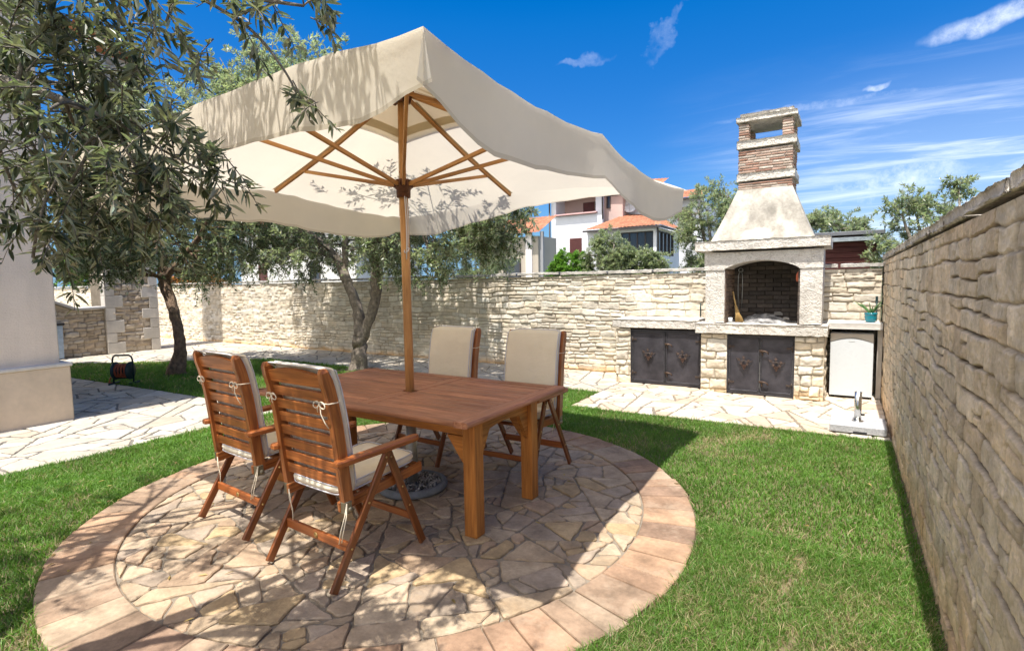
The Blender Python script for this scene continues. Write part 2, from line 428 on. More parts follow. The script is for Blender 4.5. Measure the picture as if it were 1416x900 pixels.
# unseen cloud banks added over the south and west for neutral fill light
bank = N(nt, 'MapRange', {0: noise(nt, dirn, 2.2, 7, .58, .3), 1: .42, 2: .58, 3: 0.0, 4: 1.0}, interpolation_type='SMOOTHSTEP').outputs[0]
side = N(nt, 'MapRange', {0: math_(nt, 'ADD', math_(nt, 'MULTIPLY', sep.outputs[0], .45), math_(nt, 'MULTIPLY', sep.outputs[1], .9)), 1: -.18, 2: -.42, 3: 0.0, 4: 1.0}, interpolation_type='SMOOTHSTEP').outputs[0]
fill_bankf = math_(nt, 'MULTIPLY', math_(nt, 'MULTIPLY', bank, side), .92)
cc = N(nt, 'Clamp', {0: c_all}).outputs[0]
grd = N(nt, 'MapRange', {0: sep.outputs[2], 1: .0, 2: .42, 3: .50, 4: 1.0}).outputs[0]
blue = mixc(nt, 1.0, hs.outputs[0], N(nt, 'CombineColor', {0: math_(nt, 'MULTIPLY', grd, grd), 1: grd, 2: math_(nt, 'POWER', grd, .5)}).outputs[0], 'MULTIPLY')
blue = mixc(nt, N(nt, 'MapRange', {0: sep.outputs[2], 1: .20, 2: .0, 3: 0.0, 4: .9}, interpolation_type='SMOOTHSTEP').outputs[0], blue, (1.45, 2.5, 3.9))
fin = mixc(nt, fill_bankf, mixc(nt, cc, blue, (7.2, 7.6, 8.2)), (17.0, 15.8, 14.0))
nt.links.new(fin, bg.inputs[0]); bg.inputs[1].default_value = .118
SC.view_settings.view_transform = 'Standard'; SC.view_settings.look = 'None'
SC.view_settings.exposure = .80; SC.view_settings.gamma = 1.0

# ------------------------------------------------------------------ stone walls
def rubble(U, V, seed, crs, wid, joint=.012, depth=.018, rough=.012, merge=.25, bulge=.012, tilt=1.0, closed=0.0, off=.03, ridge=2.2, low=2.4, warp=1.0):
    """irregular coursed rubble: returns height and per-stone random numbers on the grid U,V"""
    r = np.random.default_rng(seed)
    u = U + (fbm(U * 2.3, V * 2.3, seed) - .5) * .09 * warp + (vn(U * 14, V * 14, seed + 5) - .5) * .014
    v = V + (fbm(U * 1.7, V * 2.5, seed + 2) - .5) * .10 * warp + (vn(U * 11, V * 11, seed + 7) - .5) * .016
    vmin, vmax = v.min() - .05, v.max() + .05; umin, umax = u.min() - .05, u.max() + .05
    b = [vmin]
    while b[-1] < vmax: b.append(b[-1] + r.uniform(*crs))
    b = np.array(b); ci = np.clip(np.searchsorted(b, v) - 1, 0, len(b) - 2)
    ed = np.full(U.shape, 9.0); cu = np.zeros(U.shape); cv = np.zeros(U.shape)
    ID = np.zeros(U.shape, int); nid = 0
    for c in range(len(b) - 1):
        m = ci == c
        e = [umin - r.uniform(0, .3)]; h = b[c + 1] - b[c]
        while e[-1] < umax: e.append(e[-1] + r.uniform(*wid) * (.7 + 2.5 * h))
        e = np.array(e); k = len(e) - 1
        split = (r.random(k) < merge) & (h > .1)
        sp = b[c] + h * r.uniform(.38, .62, k)
        uu = u[m]; vv = v[m]; si = np.clip(np.searchsorted(e, uu) - 1, 0, k - 1)
        lo = np.full(uu.shape, b[c]); hi = np.full(uu.shape, b[c + 1])
        s_ = split[si]; up = vv > sp[si]
        lo = np.where(s_ & up, sp[si], lo); hi = np.where(s_ & ~up, sp[si], hi)
        ed[m] = np.minimum(np.minimum(uu - e[si], e[si + 1] - uu), np.minimum(vv - lo, hi - vv))
        cu[m] = uu - (e[si] + e[si + 1]) / 2; cv[m] = vv - (lo + hi) / 2
        ID[m] = nid + si * 2 + (s_ & up); nid += 2 * k
    rnd = r.random((nid + 2, 6))
    q = rnd[ID]
    hgt = (q[..., 0] - .5) * off + ((q[..., 1] - .5) * cu * .16 + (q[..., 2] - .5) * cv * .3) * tilt
    hgt += (fbm(U * 9, V * 12, seed + 11, 5) - .5) * rough * low + (np.abs(fbm(U * 5 + q[..., 3] * 9, V * 7, seed + 13, 4) - .5)) * rough * ridge + (fbm(U * 34, V * 40, seed + 19, 3) - .5) * rough * .9
    hgt += bulge * sstep(0, .07, ed)
    jw = joint * (.5 + 1.3 * fbm(U * 3, V * 3, seed + 17, 3))
    g = sstep(0, 1, ed / (jw + 1e-6))
    if closed: g = 1 - (1 - g) * (1 - closed * sstep(.40, .56, fbm(U * 2.6, V * 2.6, seed + 23, 4)))
    hgt = hgt * (0.35 + .65 * g) - depth * (1 - g)
    return hgt, q, g, ed

def stone_cols(q, U, V, pal, seed, dark, g):
    pal = np.array(pal); i = (q[..., 3] * len(pal)).astype(int) % len(pal)
    c = pal[i] * (.86 + .28 * q[..., 4])[..., None]
    c = c * (.9 + .22 * fbm(U * 2.1, V * 2.1, seed + 31))[..., None]
    return c * g[..., None] + np.array(dark) * (1 - g[..., None])

def wall_panel(mb, O, du, dv, dn, L, H, res, seed, pal, crs, wid, dark=(.16, .13, .10), stain=None, **kw):
    nu = int(L / res) + 1; nv = int(H / res) + 1
    u = np.linspace(0, L, nu); v = np.linspace(0, H, nv); U, V = np.meshgrid(u, v, indexing='ij')
    h, q, g, ed = rubble(U, V, seed, crs, wid, **kw)
    # tie the panel's border back so it meets its neighbours
    bd = np.minimum(np.minimum(U, L - U), np.minimum(V, H - V)); 
    c = stone_cols(q, U, V, pal, seed, dark, g)
    if stain is not None:
        k = stain[1] * sstep(stain[2], 0.0, V + (fbm(U * 3, V * 3, seed + 41) - .5) * stain[2] * .9)
        c = c * (1 - k[..., None]) + c * np.array(stain[0]) / .45 * k[..., None]
    h = h * sstep(-.001, .02, bd)
    P = np.asarray(O, float) + U[..., None] * np.asarray(du, float) + V[..., None] * np.asarray(dv, float) + h[..., None] * np.asarray(dn, float)
    return P, U, V, c

def panel_obj(name, mat, parent, *a, back=None, **k):
    P, U, V, c = wall_panel(None, *a, **k)
    nu, nv = U.shape
    i, j = np.meshgrid(np.arange(nu - 1), np.arange(nv - 1), indexing='ij'); q = i * nv + j
    F = np.stack([q, q + nv, q + nv + 1, q + 1], -1).reshape(-1, 4)
    n = np.cross(np.asarray(a[1], float), np.asarray(a[2], float))
    if np.dot(n, a[3]) < 0: F = F[:, ::-1]
    V3 = P.reshape(-1, 3); C3 = c.reshape(-1, 3)
    if back:
        # closed box behind the face
        O, du, dv, dn, L, H = [np.asarray(x, float) for x in a[:6]]
        e = .004
        b8 = []
        for t in (-.03, -back):
            for (uu, vv) in ((e, e), (L - e, e), (L - e, H - e), (e, H - e)): b8.append(O + du * uu + dv * vv + dn * t)
        B = len(V3); V3 = np.vstack([V3, b8]); C3 = np.vstack([C3, np.full((8, 3), .36) * np.array((1.1, .95, .75))])
        bf = [(4, 7, 6, 5), (0, 4, 5, 1), (1, 5, 6, 2), (2, 6, 7, 3), (3, 7, 4, 0)]
        F = np.vstack([F, np.array(bf) + B])
    o = mesh_np(name, V3, F, mat, parent, C3, V3, True)
    return o

def rough_slab(mb, c, size, seed, res=.03, amp=.008, col=(.6, .575, .53), edge=.012, mi=0):
    """stone slab with rough, slightly rounded faces (box faces pushed by noise)"""
    c = np.asarray(c, float); h = np.asarray(size, float) / 2
    for k in range(3):
        o = [i for i in range(3) if i != k]
        for sg in (-1, 1):
            n0 = max(2, int(size[o[0]] / res) + 1); n1 = max(2, int(size[o[1]] / res) + 1)
            A, B = np.meshgrid(np.linspace(-h[o[0]], h[o[0]], n0), np.linspace(-h[o[1]], h[o[1]], n1), indexing='ij')
            P = np.zeros(A.shape + (3,)); P[..., k] = sg * h[k]; P[..., o[0]] = A; P[..., o[1]] = B
            D = np.maximum(np.abs(P) - (h - edge), 0); Q = np.clip(P, -(h - edge), h - edge)
            ln = np.linalg.norm(D, axis=-1, keepdims=True); nn = D / (ln + 1e-9)
            W = P * 1.0
            nz = (fbm(P[..., 0] * 13 + P[..., 2] * 7 + seed, P[..., 1] * 13 + P[..., 2] * 11, seed, 4) - .55) * amp * 2 + (vn(P[..., 0] * 30 + seed, P[..., 1] * 30 + P[..., 2] * 30, seed + 3) - .5) * amp * .6
            X = Q + nn * (edge + nz[..., None])
            par = ((k == 0) ^ (k == 1) ^ (k == 2)) 
            flip = (sg > 0) ^ (k != 1)
            mb.grid(c + X, None, col, mi, True, flip=not flip)
    return mb

PAL_R = [(.72, .58, .41), (.74, .61, .44), (.69, .56, .40), (.75, .63, .47), (.71, .56, .385), (.67, .57, .43)]
PAL_B = [(.66, .59, .475), (.70, .635, .53), (.64, .56, .44), (.68, .61, .49), (.66, .57, .435), (.71, .66, .56)]
XR = .42            # face of the right-hand wall
YB = 8.88           # face of the back wall

rw = thing('stone_wall', 'tall shaded stone garden wall running along the right edge', 'wall', (XR, 3.7, 0))
def adopt(o, p):
    o.parent = p; o.matrix_parent_inverse = Matrix.Translation(-Vector(p.location)); return o
for ya, yb, rs in ((-2.2, 1.5, .02), (1.5, YB + .3, .0062)):
    adopt(panel_obj('stonework', MAT['wall'], None, (XR, ya, -.03), (0, 1, 0), (0, 0, 1), (-1, 0, 0), yb - ya, 1.86, rs, 3, PAL_R, (.065, .165), (.15, .40), dark=(.10, .078, .055), back=.34, bulge=.0, tilt=.42, ridge=.6, low=.7, warp=.6,
                stain=((.50, .36, .22), .55, .5), closed=.55, off=.011, joint=.0085, depth=.025, rough=.011), rw)
mb = MB(); y = -2.2; i = 0
while y < YB + .3:
    L = rng.uniform(.5, .95)
    rough_slab(mb, (XR + .16 + rng.uniform(-.006, .006), y + L / 2, 1.868 + rng.uniform(-.002, .003)), (.39, L - .004, .082 + rng.uniform(-.005, .005)), 50 + i, .02, .013,
               tuple(np.array((.70, .64, .56)) * rng.uniform(.9, 1.08)), .018); y += L; i += 1
adopt(mb.build('coping', MAT['coping']), rw)

bw = thing('stone_wall', 'long sunlit pale stone garden wall behind the lawn and olive trees', 'wall', (-8, YB, 0))
for xa, xb, rs in ((-31, -12.5, .026), (-12.5, XR - .02, .0125)):
    adopt(panel_obj('stonework', MAT['wall_far'], None, (xa, YB, -.03), (1, 0, 0), (0, 0, 1), (0, -1, 0), xb - xa, 1.76, rs, 5, PAL_B, (.055, .125), (.14, .38), dark=(.36, .285, .195), back=.3, bulge=.0005, tilt=.9, ridge=.8, low=.9, closed=.45, off=.018,
                stain=((.60, .40, .20), .75, .17), joint=.010, depth=.026, rough=.010), bw)
mb = MB(); x = -31; i = 0
while x < XR - .1:
    L = min(rng.uniform(.5, 1.0), XR - x - .0)
    rough_slab(mb, (x + L / 2, YB + .12, 1.772 + rng.uniform(-.005, .006)), (L - .008, .36, .072 + rng.uniform(-.008, .008)), 90 + i, .04, .012, tuple(np.array((.50, .47, .42)) * rng.uniform(.85, 1.15)), .014); x += L; i += 1
adopt(mb.build('coping', MAT['coping']), bw)

# ------------------------------------------------------------------ ground
g_ = MB(); g_.add([(-600, -600, -.05), (600, -600, -.05), (600, 600, -.05), (-600, 600, -.05)], [(0, 1, 2, 3)])
struct(g_.build('ground', MAT['field']))
mb = MB(); n = 60
P = np.stack(np.meshgrid(np.linspace(-31, XR, n), np.linspace(-6, YB, n), indexing='ij') + [np.full((n, n), -.022)], -1)
mb.grid(P); struct(mb.build('lawn_soil', MAT['soil']))

# ------------------------------------------------------------------ crazy paving
def clip(poly, p, d):
    """keep the side of the line (p, dir d) on its left"""
    out = []; n = len(poly); nx, ny = -d[1], d[0]
    s = [(q[0] - p[0]) * nx + (q[1] - p[1]) * ny for q in poly]
    for i in range(n):
        a, b = poly[i], poly[(i + 1) % n]; sa, sb = s[i], s[(i + 1) % n]
        if sa >= 0: out.append(a)
        if sa * sb < 0:
            t = sa / (sa - sb); out.append((a[0] + (b[0] - a[0]) * t, a[1] + (b[1] - a[1]) * t))
    return out
def area(p): return .5 * abs(sum(p[i][0] * p[(i + 1) % len(p)][1] - p[(i + 1) % len(p)][0] * p[i][1] for i in range(len(p))))
def ccw(p):
    a = sum(p[i][0] * p[(i + 1) % len(p)][1] - p[(i + 1) % len(p)][0] * p[i][1] for i in range(len(p)))
    return p if a > 0 else p[::-1]
def shatter(poly, lo, hi, r):
    out = []; st = [poly]
    while st:
        p = st.pop(); a = area(p)
        if a < math.exp(r.uniform(math.log(lo), math.log(hi))) or len(p) < 3:
            if a > lo * .12: out.append(p)
            continue
        q = np.array(p); c = q.mean(0); ev, vec = np.linalg.eigh(np.cov((q - c).T))
        ang = math.atan2(vec[1, 0], vec[0, 0]) + r.normal(0, .42)   # cut across the long side
        c = c + (q[r.integers(len(q))] - c) * r.uniform(0, .38)
        d = (math.cos(ang), math.sin(ang))
        for sg in (1, -1):
            k = clip(p, c, (d[0] * sg, d[1] * sg))
            if len(k) >= 3: st.append(k)
    return out
def inset(p, d):
    p = ccw(p); out = p
    for i in range(len(p)):
        a, b = p[i], p[(i + 1) % len(p)]; L = math.hypot(b[0] - a[0], b[1] - a[1])
        if L < 1e-6: continue
        dx, dy = (b[0] - a[0]) / L, (b[1] - a[1]) / L
        out = clip(out, (a[0] - dy * d, a[1] + dx * d), (dx, dy))
        if len(out) < 3: return []
    return out
def organic(p, r, jit=.008, seg=.05):
    """cut the corners and make the edges wander a little"""
    q = []
    n = len(p)
    for i in range(n):
        a = np.array(p[i]); b = np.array(p[(i + 1) % n]); L = np.linalg.norm(b - a)
        c = min(.028, L * .3) / max(L, 1e-6) * r.uniform(.4, 1)
        a2 = a + (b - a) * c; b2 = b - (b - a) * c
        k = max(1, int(L / seg)); nrm_ = np.array((-(b - a)[1], (b - a)[0])) / max(L, 1e-6)
        for t in range(k + 1):
            w_ = t / k; q.append(a2 + (b2 - a2) * w_ + nrm_ * r.normal(0, jit * .5) * (1 if 0 < t < k else .4))
    return q
def paving(mb, poly, lo, hi, pal, r, joint=.018, zt=0.0, th=.03, lift=.003):
    pal = np.array(pal)
    for p in shatter(poly, lo, hi, r):
        s = inset(p, joint / 2 * r.uniform(.6, 1.5))
        if len(s) < 3 or area(s) < .0025: continue
        q = np.array(organic(s, r)); n = len(q); c = q.mean(0)
        z = zt + r.uniform(-lift, lift)
        e = c + (q - c) * (1 - .007 / (np.linalg.norm(q - c, axis=1)[:, None] + .01))
        tilt = r.normal(0, .006, 2)
        zz = lambda a: (a - c) @ tilt
        V = [(*a, z - th) for a in q] + [(*a, z - .006 + t) for a, t in zip(q, zz(q))] + [(*a, z + t) for a, t in zip(e, zz(e))]
        F = [(i, (i + 1) % n, n + (i + 1) % n, n + i) for i in range(n)] + [(n + i, n + (i + 1) % n, 2 * n + (i + 1) % n, 2 * n + i) for i in range(n)] + [tuple(2 * n + i for i in range(n))]
        k = pal[r.integers(len(pal))] * r.uniform(.88, 1.12)
        mb.add(V, F, None, tuple(k), 0)
    return mb
def sheet(mb, poly, z, col, mi=1):
    mb.add([(x, y, z) for x, y in ccw(poly)], [tuple(range(len(poly)))], None, col, mi)

CX, CY, RO, RI = -2.90, 2.97, 2.17, 1.82
r_ = np.random.default_rng(21)
circ = lambda R, n=72: [(CX + R * math.cos(2 * math.pi * i / n), CY + R * math.sin(2 * math.pi * i / n)) for i in range(n)]
PAL_P = [(.43, .325, .215), (.40, .305, .21), (.46, .335, .19), (.38, .30, .225), (.44, .315, .21), (.46, .36, .25), (.37, .295, .22)]
mb = MB()
paving(mb, circ(RI), .009, .105, PAL_P, r_, .012, lift=.005)
sheet(mb, circ(RI + .02), -.0125, (.255, .215, .165))
# slabs of the terracotta border
a = 0.0; k = 0
while a < 2 * math.pi - .02:
    da = min(r_.uniform(.065, .135), 2 * math.pi - a)
    if 2 * math.pi - (a + da) < .08: da = 2 * math.pi - a
    gi = .0045
    n = 6
    def arc(R, ins): return [(CX + R * math.cos(a + ins / R + (da - 2 * ins / R) * t / n), CY + R * math.sin(a + ins / R + (da - 2 * ins / R) * t / n)) for t in range(n + 1)]
    ro = RO + r_.uniform(-.012, .012)
    ring = arc(RI + .004, gi) + arc(ro, gi)[::-1]
    q = np.array(ring[::-1]); q = np.array(ccw([tuple(t) for t in q])); m_ = len(q); c = q.mean(0); z = .004 + r_.uniform(-.003, .003)
    e = c + (q - c) * (1 - .007 / (np.linalg.norm(q - c, axis=1)[:, None] + .01))
    V = [(*t, z - .04) for t in q] + [(*t, z - .006) for t in q] + [(*t, z) for t in e]
    F = [(i, (i + 1) % m_, m_ + (i + 1) % m_, m_ + i) for i in range(m_)] + [(m_ + i, m_ + (i + 1) % m_, 2 * m_ + (i + 1) % m_, 2 * m_ + i) for i in range(m_)] + [tuple(2 * m_ + i for i in range(m_))]
    base = [(.35, .225, .145), (.33, .23, .155), (.375, .24, .15), (.35, .26, .18), (.31, .205, .14), (.38, .285, .195)][r_.integers(6)]
    mb.add(V, F, None, tuple(np.array(base) * r_.uniform(.88, 1.12)), 2)
    a += da
sheet(mb, circ(RO - .01), -.0145, (.30, .235, .185))
struct(mb.build('patio', [MAT['flag'], MAT['mortar'], MAT['brick_ring']]))

PAL_W = [(.50, .45, .37), (.53, .48, .40), (.47, .415, .335), (.51, .46, .38), (.48, .41, .32)]
PAL_S = [(.53, .46, .37), (.56, .50, .42), (.51, .41, .31), (.53, .48, .40), (.49, .39, .29)]
mb = MB()
for rect in ([(-8.3, -4), (-6.25, -4), (-6.25, 4.15), (-8.3, 4.15)], [(-13, 2.6), (-8.3, 2.6), (-8.3, 4.15), (-13, 3.9)]):
    paving(mb, rect, .04, .30, PAL_W, r_, .026); sheet(mb, rect, -.011, (.20, .185, .16))
struct(mb.build('path', [MAT['path'], MAT['mortar']]))
mb = MB()
for rect in ([(-11, 7.22), (-3.05, 7.22), (-3.05, YB), (-11, YB)], [(-11.0, 7.22), (-11.0, YB), (-31, YB), (-31, 4.6), (-14.8, 4.6)]):
    paving(mb, rect, .04, .28, PAL_W, r_, .026); sheet(mb, rect, -.011, (.22, .20, .17))
struct(mb.build('path', [MAT['path'], MAT['mortar']]))
mb = MB(); rect = [(-3.05, 6.22), (XR, 6.32), (XR, YB), (-3.05, YB)]
paving(mb, rect, .03, .22, PAL_S, r_, .024); sheet(mb, rect, -.011, (.25, .21, .16))
struct(mb.build('paved_strip', [MAT['path'], MAT['mortar']]))

def on_lawn(x, y):
    m = ((x - CX) ** 2 + (y - CY) ** 2 > (RO + .0) ** 2) & (x < XR - .015)
    m &= ~((x > -8.32) & (x < -6.25) & (y < 4.15)); m &= ~((x <= -8.3) & (y < 3.92 + (x + 13) * .05))
    m &= ~((x > -3.05) & (y > 6.22 + (x + 3.05) * .029)) & (y < 7.22)
    m &= ~((x < -11.0) & (y > 4.6 + (x + 14.8) * .69)) & (x > -14.8)
    # bare earth round the trunks
    for tx, ty in ((-10.85, 5.1), (-8.18, 7.0)):
        m &= ((x - tx) ** 2 + (y - ty) ** 2 > .07) | (rng.random(x.shape) < .15)
    return m

def grass(n0, x0, x1, y0, y1, hgt, wid, dens_fn=None):
    x = rng.uniform(x0, x1, n0); y = rng.uniform(y0, y1, n0)
    m = on_lawn(x, y); x = x[m]; y = y[m]
    pat = fbm(x * 1.3, y * 1.3, 3); pat2 = fbm(x * 5, y * 5, 9, 3)
    # only where the camera neighbourhood can see it
    dry = sstep(.60, .80, pat) * .75 + sstep(.62, .82, pat2) * .3
    right = sstep(-1.4, -.3, x) * sstep(4.4, 2.6, y)
    dry = np.clip(.05 + dry * .8 + right * sstep(.38, .60, pat) * .75 + right * .22, 0, 1)
    scar = np.exp(-(((x + .21 + .035 * np.sin(y * 9)) / .040) ** 2)) * sstep(2.3, 2.5, y) * sstep(3.6, 3.3, y) * sstep(.3, .5, fbm(x * 9, y * 5, 77, 3))
    dry = np.maximum(dry, scar * .95)
    keep = rng.random(len(x)) > scar * .65 + dry * .22; x, y, pat, pat2, dry = (a[keep] for a in (x, y, pat, pat2, dry))
    n = len(x)
    h = hgt * rng.uniform(.45, 1.3, n) * (1 + .5 * (rng.random(n) > .97)) * (.75 + .55 * pat2) * (1 - .35 * dry); wd = wid * rng.uniform(.7, 1.3, n)
    a = rng.uniform(0, 2 * math.pi, n); ln = np.abs(rng.normal(0, .65, n)) + .25; b = rng.uniform(0, 2 * math.pi, n)
    wv = np.stack([np.cos(a), np.sin(a), np.zeros(n)], 1); lv = np.stack([np.cos(b), np.sin(b), np.zeros(n)], 1)
    p = np.stack([x, y, np.full(n, -.022)], 1); up = np.array((0, 0, 1.0))
    v0 = p - wv * wd[:, None] / 2; v1 = p + wv * wd[:, None] / 2
    mid = p + up * (h * .6)[:, None] + lv * (h * ln * .35)[:, None]
    v2 = mid + wv * (wd * .4)[:, None]; v3 = mid - wv * (wd * .4)[:, None]
    tip = p + up * (h * (1 - .12 * ln))[:, None] + lv * (h * ln)[:, None]
    V = np.stack([v0, v1, v2, v3, tip], 1).reshape(-1, 3)
    k = np.arange(n)[:, None] * 5
    F = np.concatenate([k + np.array([0, 1, 2]), k + np.array([0, 2, 3]), k + np.array([3, 2, 4])], 0)
    g1 = np.array((.080, .180, .024)); g2 = np.array((.175, .315, .055)); yl = np.array((.44, .37, .20))
    t = rng.random(n)[:, None]; c = g1 * (1 - t) + g2 * t
    c = c * (.62 + .38 * pat + .42 * fbm(x * 3.1, y * 3.1, 61, 3))[:, None]
    dm = (rng.random(n) < dry * .85)[:, None]
    c = np.where(dm, yl * rng.uniform(.6, 1.1, (n, 1)), c)
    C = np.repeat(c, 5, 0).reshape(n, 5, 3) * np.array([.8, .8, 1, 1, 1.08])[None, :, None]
    return V, F, C.reshape(-1, 3)
parts = [grass(165000, -1.5, XR, .9, 3.6, .042, .0034), grass(78000, -3.2, XR, 3.4, 6.4, .045, .0055),
         grass(70000, -5.6, -2.4, .2, 2.8, .045, .005), grass(80000, -6.3, -3.4, 1.6, 5.0, .046, .006), grass(50000, -6.4, -2.6, 4.4, 7.3, .05, .008),
         grass(26000, -6.3, -5.2, .0, 1.8, .046, .006), grass(90000, -14.8, -5.8, 2.6, 7.3, .06, .011)]
Vs = []; Fs = []; Cs = []; b_ = 0
for V, F, C in parts: Vs.append(V); Fs.append(F + b_); Cs.append(C); b_ += len(V)
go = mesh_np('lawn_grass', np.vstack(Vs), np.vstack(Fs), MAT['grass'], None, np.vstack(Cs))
struct(go, 'stuff'); go['label'] = 'short green mown lawn grass with some dry straw coloured patches'

# ------------------------------------------------------------------ building blocks for parts
def part(mb, name, mat, parent):
    """built in world coordinates, handed to its thing"""
    return adopt(mb.build(name, mat), parent)
def apart(o, parent): return adopt(o, parent)
def sub(mb, name, mat, parent, root):
    o = mb.build(name, mat); o.parent = parent
    o.matrix_parent_inverse = Matrix.Translation(-Vector(root.location)) if parent is root else Matrix.Identity(4)
    return o
BOXAX = np.eye(3)

# ------------------------------------------------------------------ parasol
PX, PY = -2.88, 3.05
par = thing('parasol', 'large square cream canvas garden parasol with wooden pole over the table', 'parasol', (PX, PY, 0))
def W(p): return np.array((p[0] - PX, p[1] - PY, p[2]))   # world -> parasol space
peak = W((PX, PY, 3.10))
SAG = {6: -.012, 7: .03, 0: .05, 1: -.045}
EK = [W(p) for p in ((-1.25, 3.02, 2.475), (-1.20, 4.68, 2.375), (-2.88, 4.64, 2.50), (-4.47, 4.68, 2.40), (-4.46, 3.0, 2.485), (-4.62, 1.40, 2.46), (-2.78, 1.46, 2.515), (-1.15, 1.33, 2.41))]
NS, NT = 20, 14
def canopy_pt(k, s, t, rib=False):
    a, b = EK[k], EK[(k + 1) % 8]
    e = a + (b - a) * t
    w4 = 4 * t * (1 - t)
    P = peak + (e - peak) * s
    P = P + np.array((0, 0, -1)) * (SAG.get(k, .035) * w4 * s ** 1.6 + .03 * math.sin(math.pi * s) * (1 - .6 * w4))
    inw = -nrm((e[0], e[1], 0)) * (.0 if k == 6 else .04) * w4 * s ** 3
    crease = .007 * math.sin(t * 31) * s ** 3 * (1 - w4) + .004 * math.sin(t * 57 + k) * s ** 5
    return P + inw + np.array((0, 0, crease))
mb = MB(); ring = []
V = [peak]; 
for i in range(1, NS + 1):
    for k in range(8):
        for j in range(NT):
            p = canopy_pt(k, i / NS, j / NT)
            wr = (vn(np.array(p[0] * 3.1), np.array(p[1] * 3.1), 4) - .5) * .018 * (i / NS)
            V.append(p + np.array((0, 0, float(wr))))
M_ = 8 * NT; F = []
for j in range(M_): F.append((0, 1 + j, 1 + (j + 1) % M_))
for i in range(NS - 1):
    for j in range(M_):
        a = 1 + i * M_ + j; b = 1 + i * M_ + (j + 1) % M_
        F.append((a, a + M_, b + M_, b))
mb.add(V, F, None, (1, 1, 1), 0, True)
# seams along the ribs: a doubled band of cloth just under the canopy
canopy = mb.build('canopy', MAT['canvas'], par)
edge = V[1 + (NS - 1) * M_:]
mb = MB(); nv = 10
for sd in range(4):                        # four hanging valances
    lo = (sd * 2 * NT - NT) % M_
    P = np.zeros((2 * NT + 1, nv, 3)); rr = np.random.default_rng(40 + sd)
    ph = rr.uniform(0, 6, 4)
    for i in range(2 * NT + 1):
        e = edge[(lo + i) % M_]; t = i / (2 * NT)
        out = nrm(np.array(((1, 0, 0), (0, 1, 0), (-1, 0, 0), (0, -1, 0))[sd], float))
        for q in range(nv):
            f = (0, .1, .25, .4, .55, .7, .82, .925, .93, 1.0)[q]
            bow = math.sin(t * 7 + ph[0]) * .018 + math.sin(t * 17 + ph[1]) * .010 + math.sin(t * 41 + ph[2]) * .004
            dc = min(t, 1 - t) * 3.35                      # distance to the nearer corner: the hem is cut higher there
            d = (.268 if sd == 3 else .275) + .015 * math.sin(t * 9 + ph[3]) - (.125 if (sd == 0 and t < .5) or (sd == 3 and t > .5) else .09) * math.exp(-(dc / .27) ** 2)
            lift = 1.6 * (1 - t) ** .42 if sd == 1 else 0.0      # the breeze lifts the far valance at one end
            P[i, q] = e + out * (.004 * math.sin(min(1, f * 6) * math.pi) + (bow + .006) * f ** 1.2 - .012 * f + d * f * math.sin(lift)) + np.array((0, 0, -d * f * math.cos(lift)))
    C = np.ones(P.shape); C[:, 8:] = (.84, .82, .78)      # doubled hem
    mb.grid(P, None, C, 0, True)
mb.build('valance', MAT['canvas'], par)
# rib pockets: doubled cloth along each rib
for k in range(8):
    mb = MB(); ss = np.linspace(.10, .97, 14); Pk = np.zeros((14, 3, 3)); d = nrm((EK[k][0], EK[k][1], 0)); e = np.array((-d[1], d[0], 0))
    for i, sv in enumerate(ss):
        for q in range(3): Pk[i, q] = canopy_pt(k, sv, 0) + e * (q - 1) * .022 + np.array((0, 0, -.009 - .004 * abs(q - 1)))
    mb.grid(Pk, None, (.93, .91, .88), 0, True)
    mb.build('rib_pocket', MAT['canvas_thick'], par)
# vent band and cap
mb = MB()
for s0, s1, dz in ((.225, .275, -.012),):
    Pg = np.zeros((M_ + 1, 2, 3))
    for j in range(M_ + 1):
        k = (j // NT) % 8; t = (j % NT) / NT
        a = canopy_pt(k, .25, t)
        m_ = max(abs(a[0]), abs(a[1]))
        for q, s in enumerate((s0, s1)):
            Pg[j, q] = canopy_pt(k, s, t) + np.array((0, 0, dz))
    mb.grid(Pg, None, (1, 1, 1), 0, True)
mb.build('vent_band', MAT['canvas_thick'], par)
mb = MB(); Pg = np.zeros((M_ + 1, 5, 3))
for j in range(M_ + 1):
    k = (j // NT) % 8; t = (j % NT) / NT
    for q in range(5): Pg[j, q] = canopy_pt(k, .02 + .30 * q / 4, t) + np.array((0, 0, .05 - .006 * q))
mb.grid(Pg, None, (1, 1, 1), 0, True)
mb.build('vent_cap', MAT['canvas'], par)
# pole
mb = MB(); mb.tube([(0, 0, .30), (0, 0, 1.2), (0, 0, 2.34), (0, 0, 2.345), (0, 0, 3.04)], [.034, .034, .033, .024, .023], 14)
mb.build('pole', MAT['pole'], par)
mb = MB(); mb.tube([(0, 0, 3.0), (0, 0, 3.10)], [.055, .05], 8, smooth=False)
for k in range(8):
    d = nrm((EK[k][0], EK[k][1], 0)); mb.bar(d * .03 + np.array((0, 0, 3.03)), d * .085 + np.array((0, 0, 3.01)), .03, .10)
mb.build('crown_hub', MAT['pole_dark'], par)
hub = mb = MB(); HZ = 2.36
mb.lathe([(.034, HZ - .09), (.052, HZ - .09), (.054, HZ - .03), (.062, HZ - .025), (.066, HZ + .03), (.05, HZ + .045), (.034, HZ + .045)], seg=16)
for k in range(16):
    a = k / 16 * 2 * math.pi; mb.box((.066 * math.cos(a), .066 * math.sin(a), HZ + .012), (.02, .012, .05), ((math.cos(a), math.sin(a), 0), (-math.sin(a), math.cos(a), 0), (0, 0, 1)), .002)
hb = mb.build('runner_hub', MAT['pole_dark'], par)
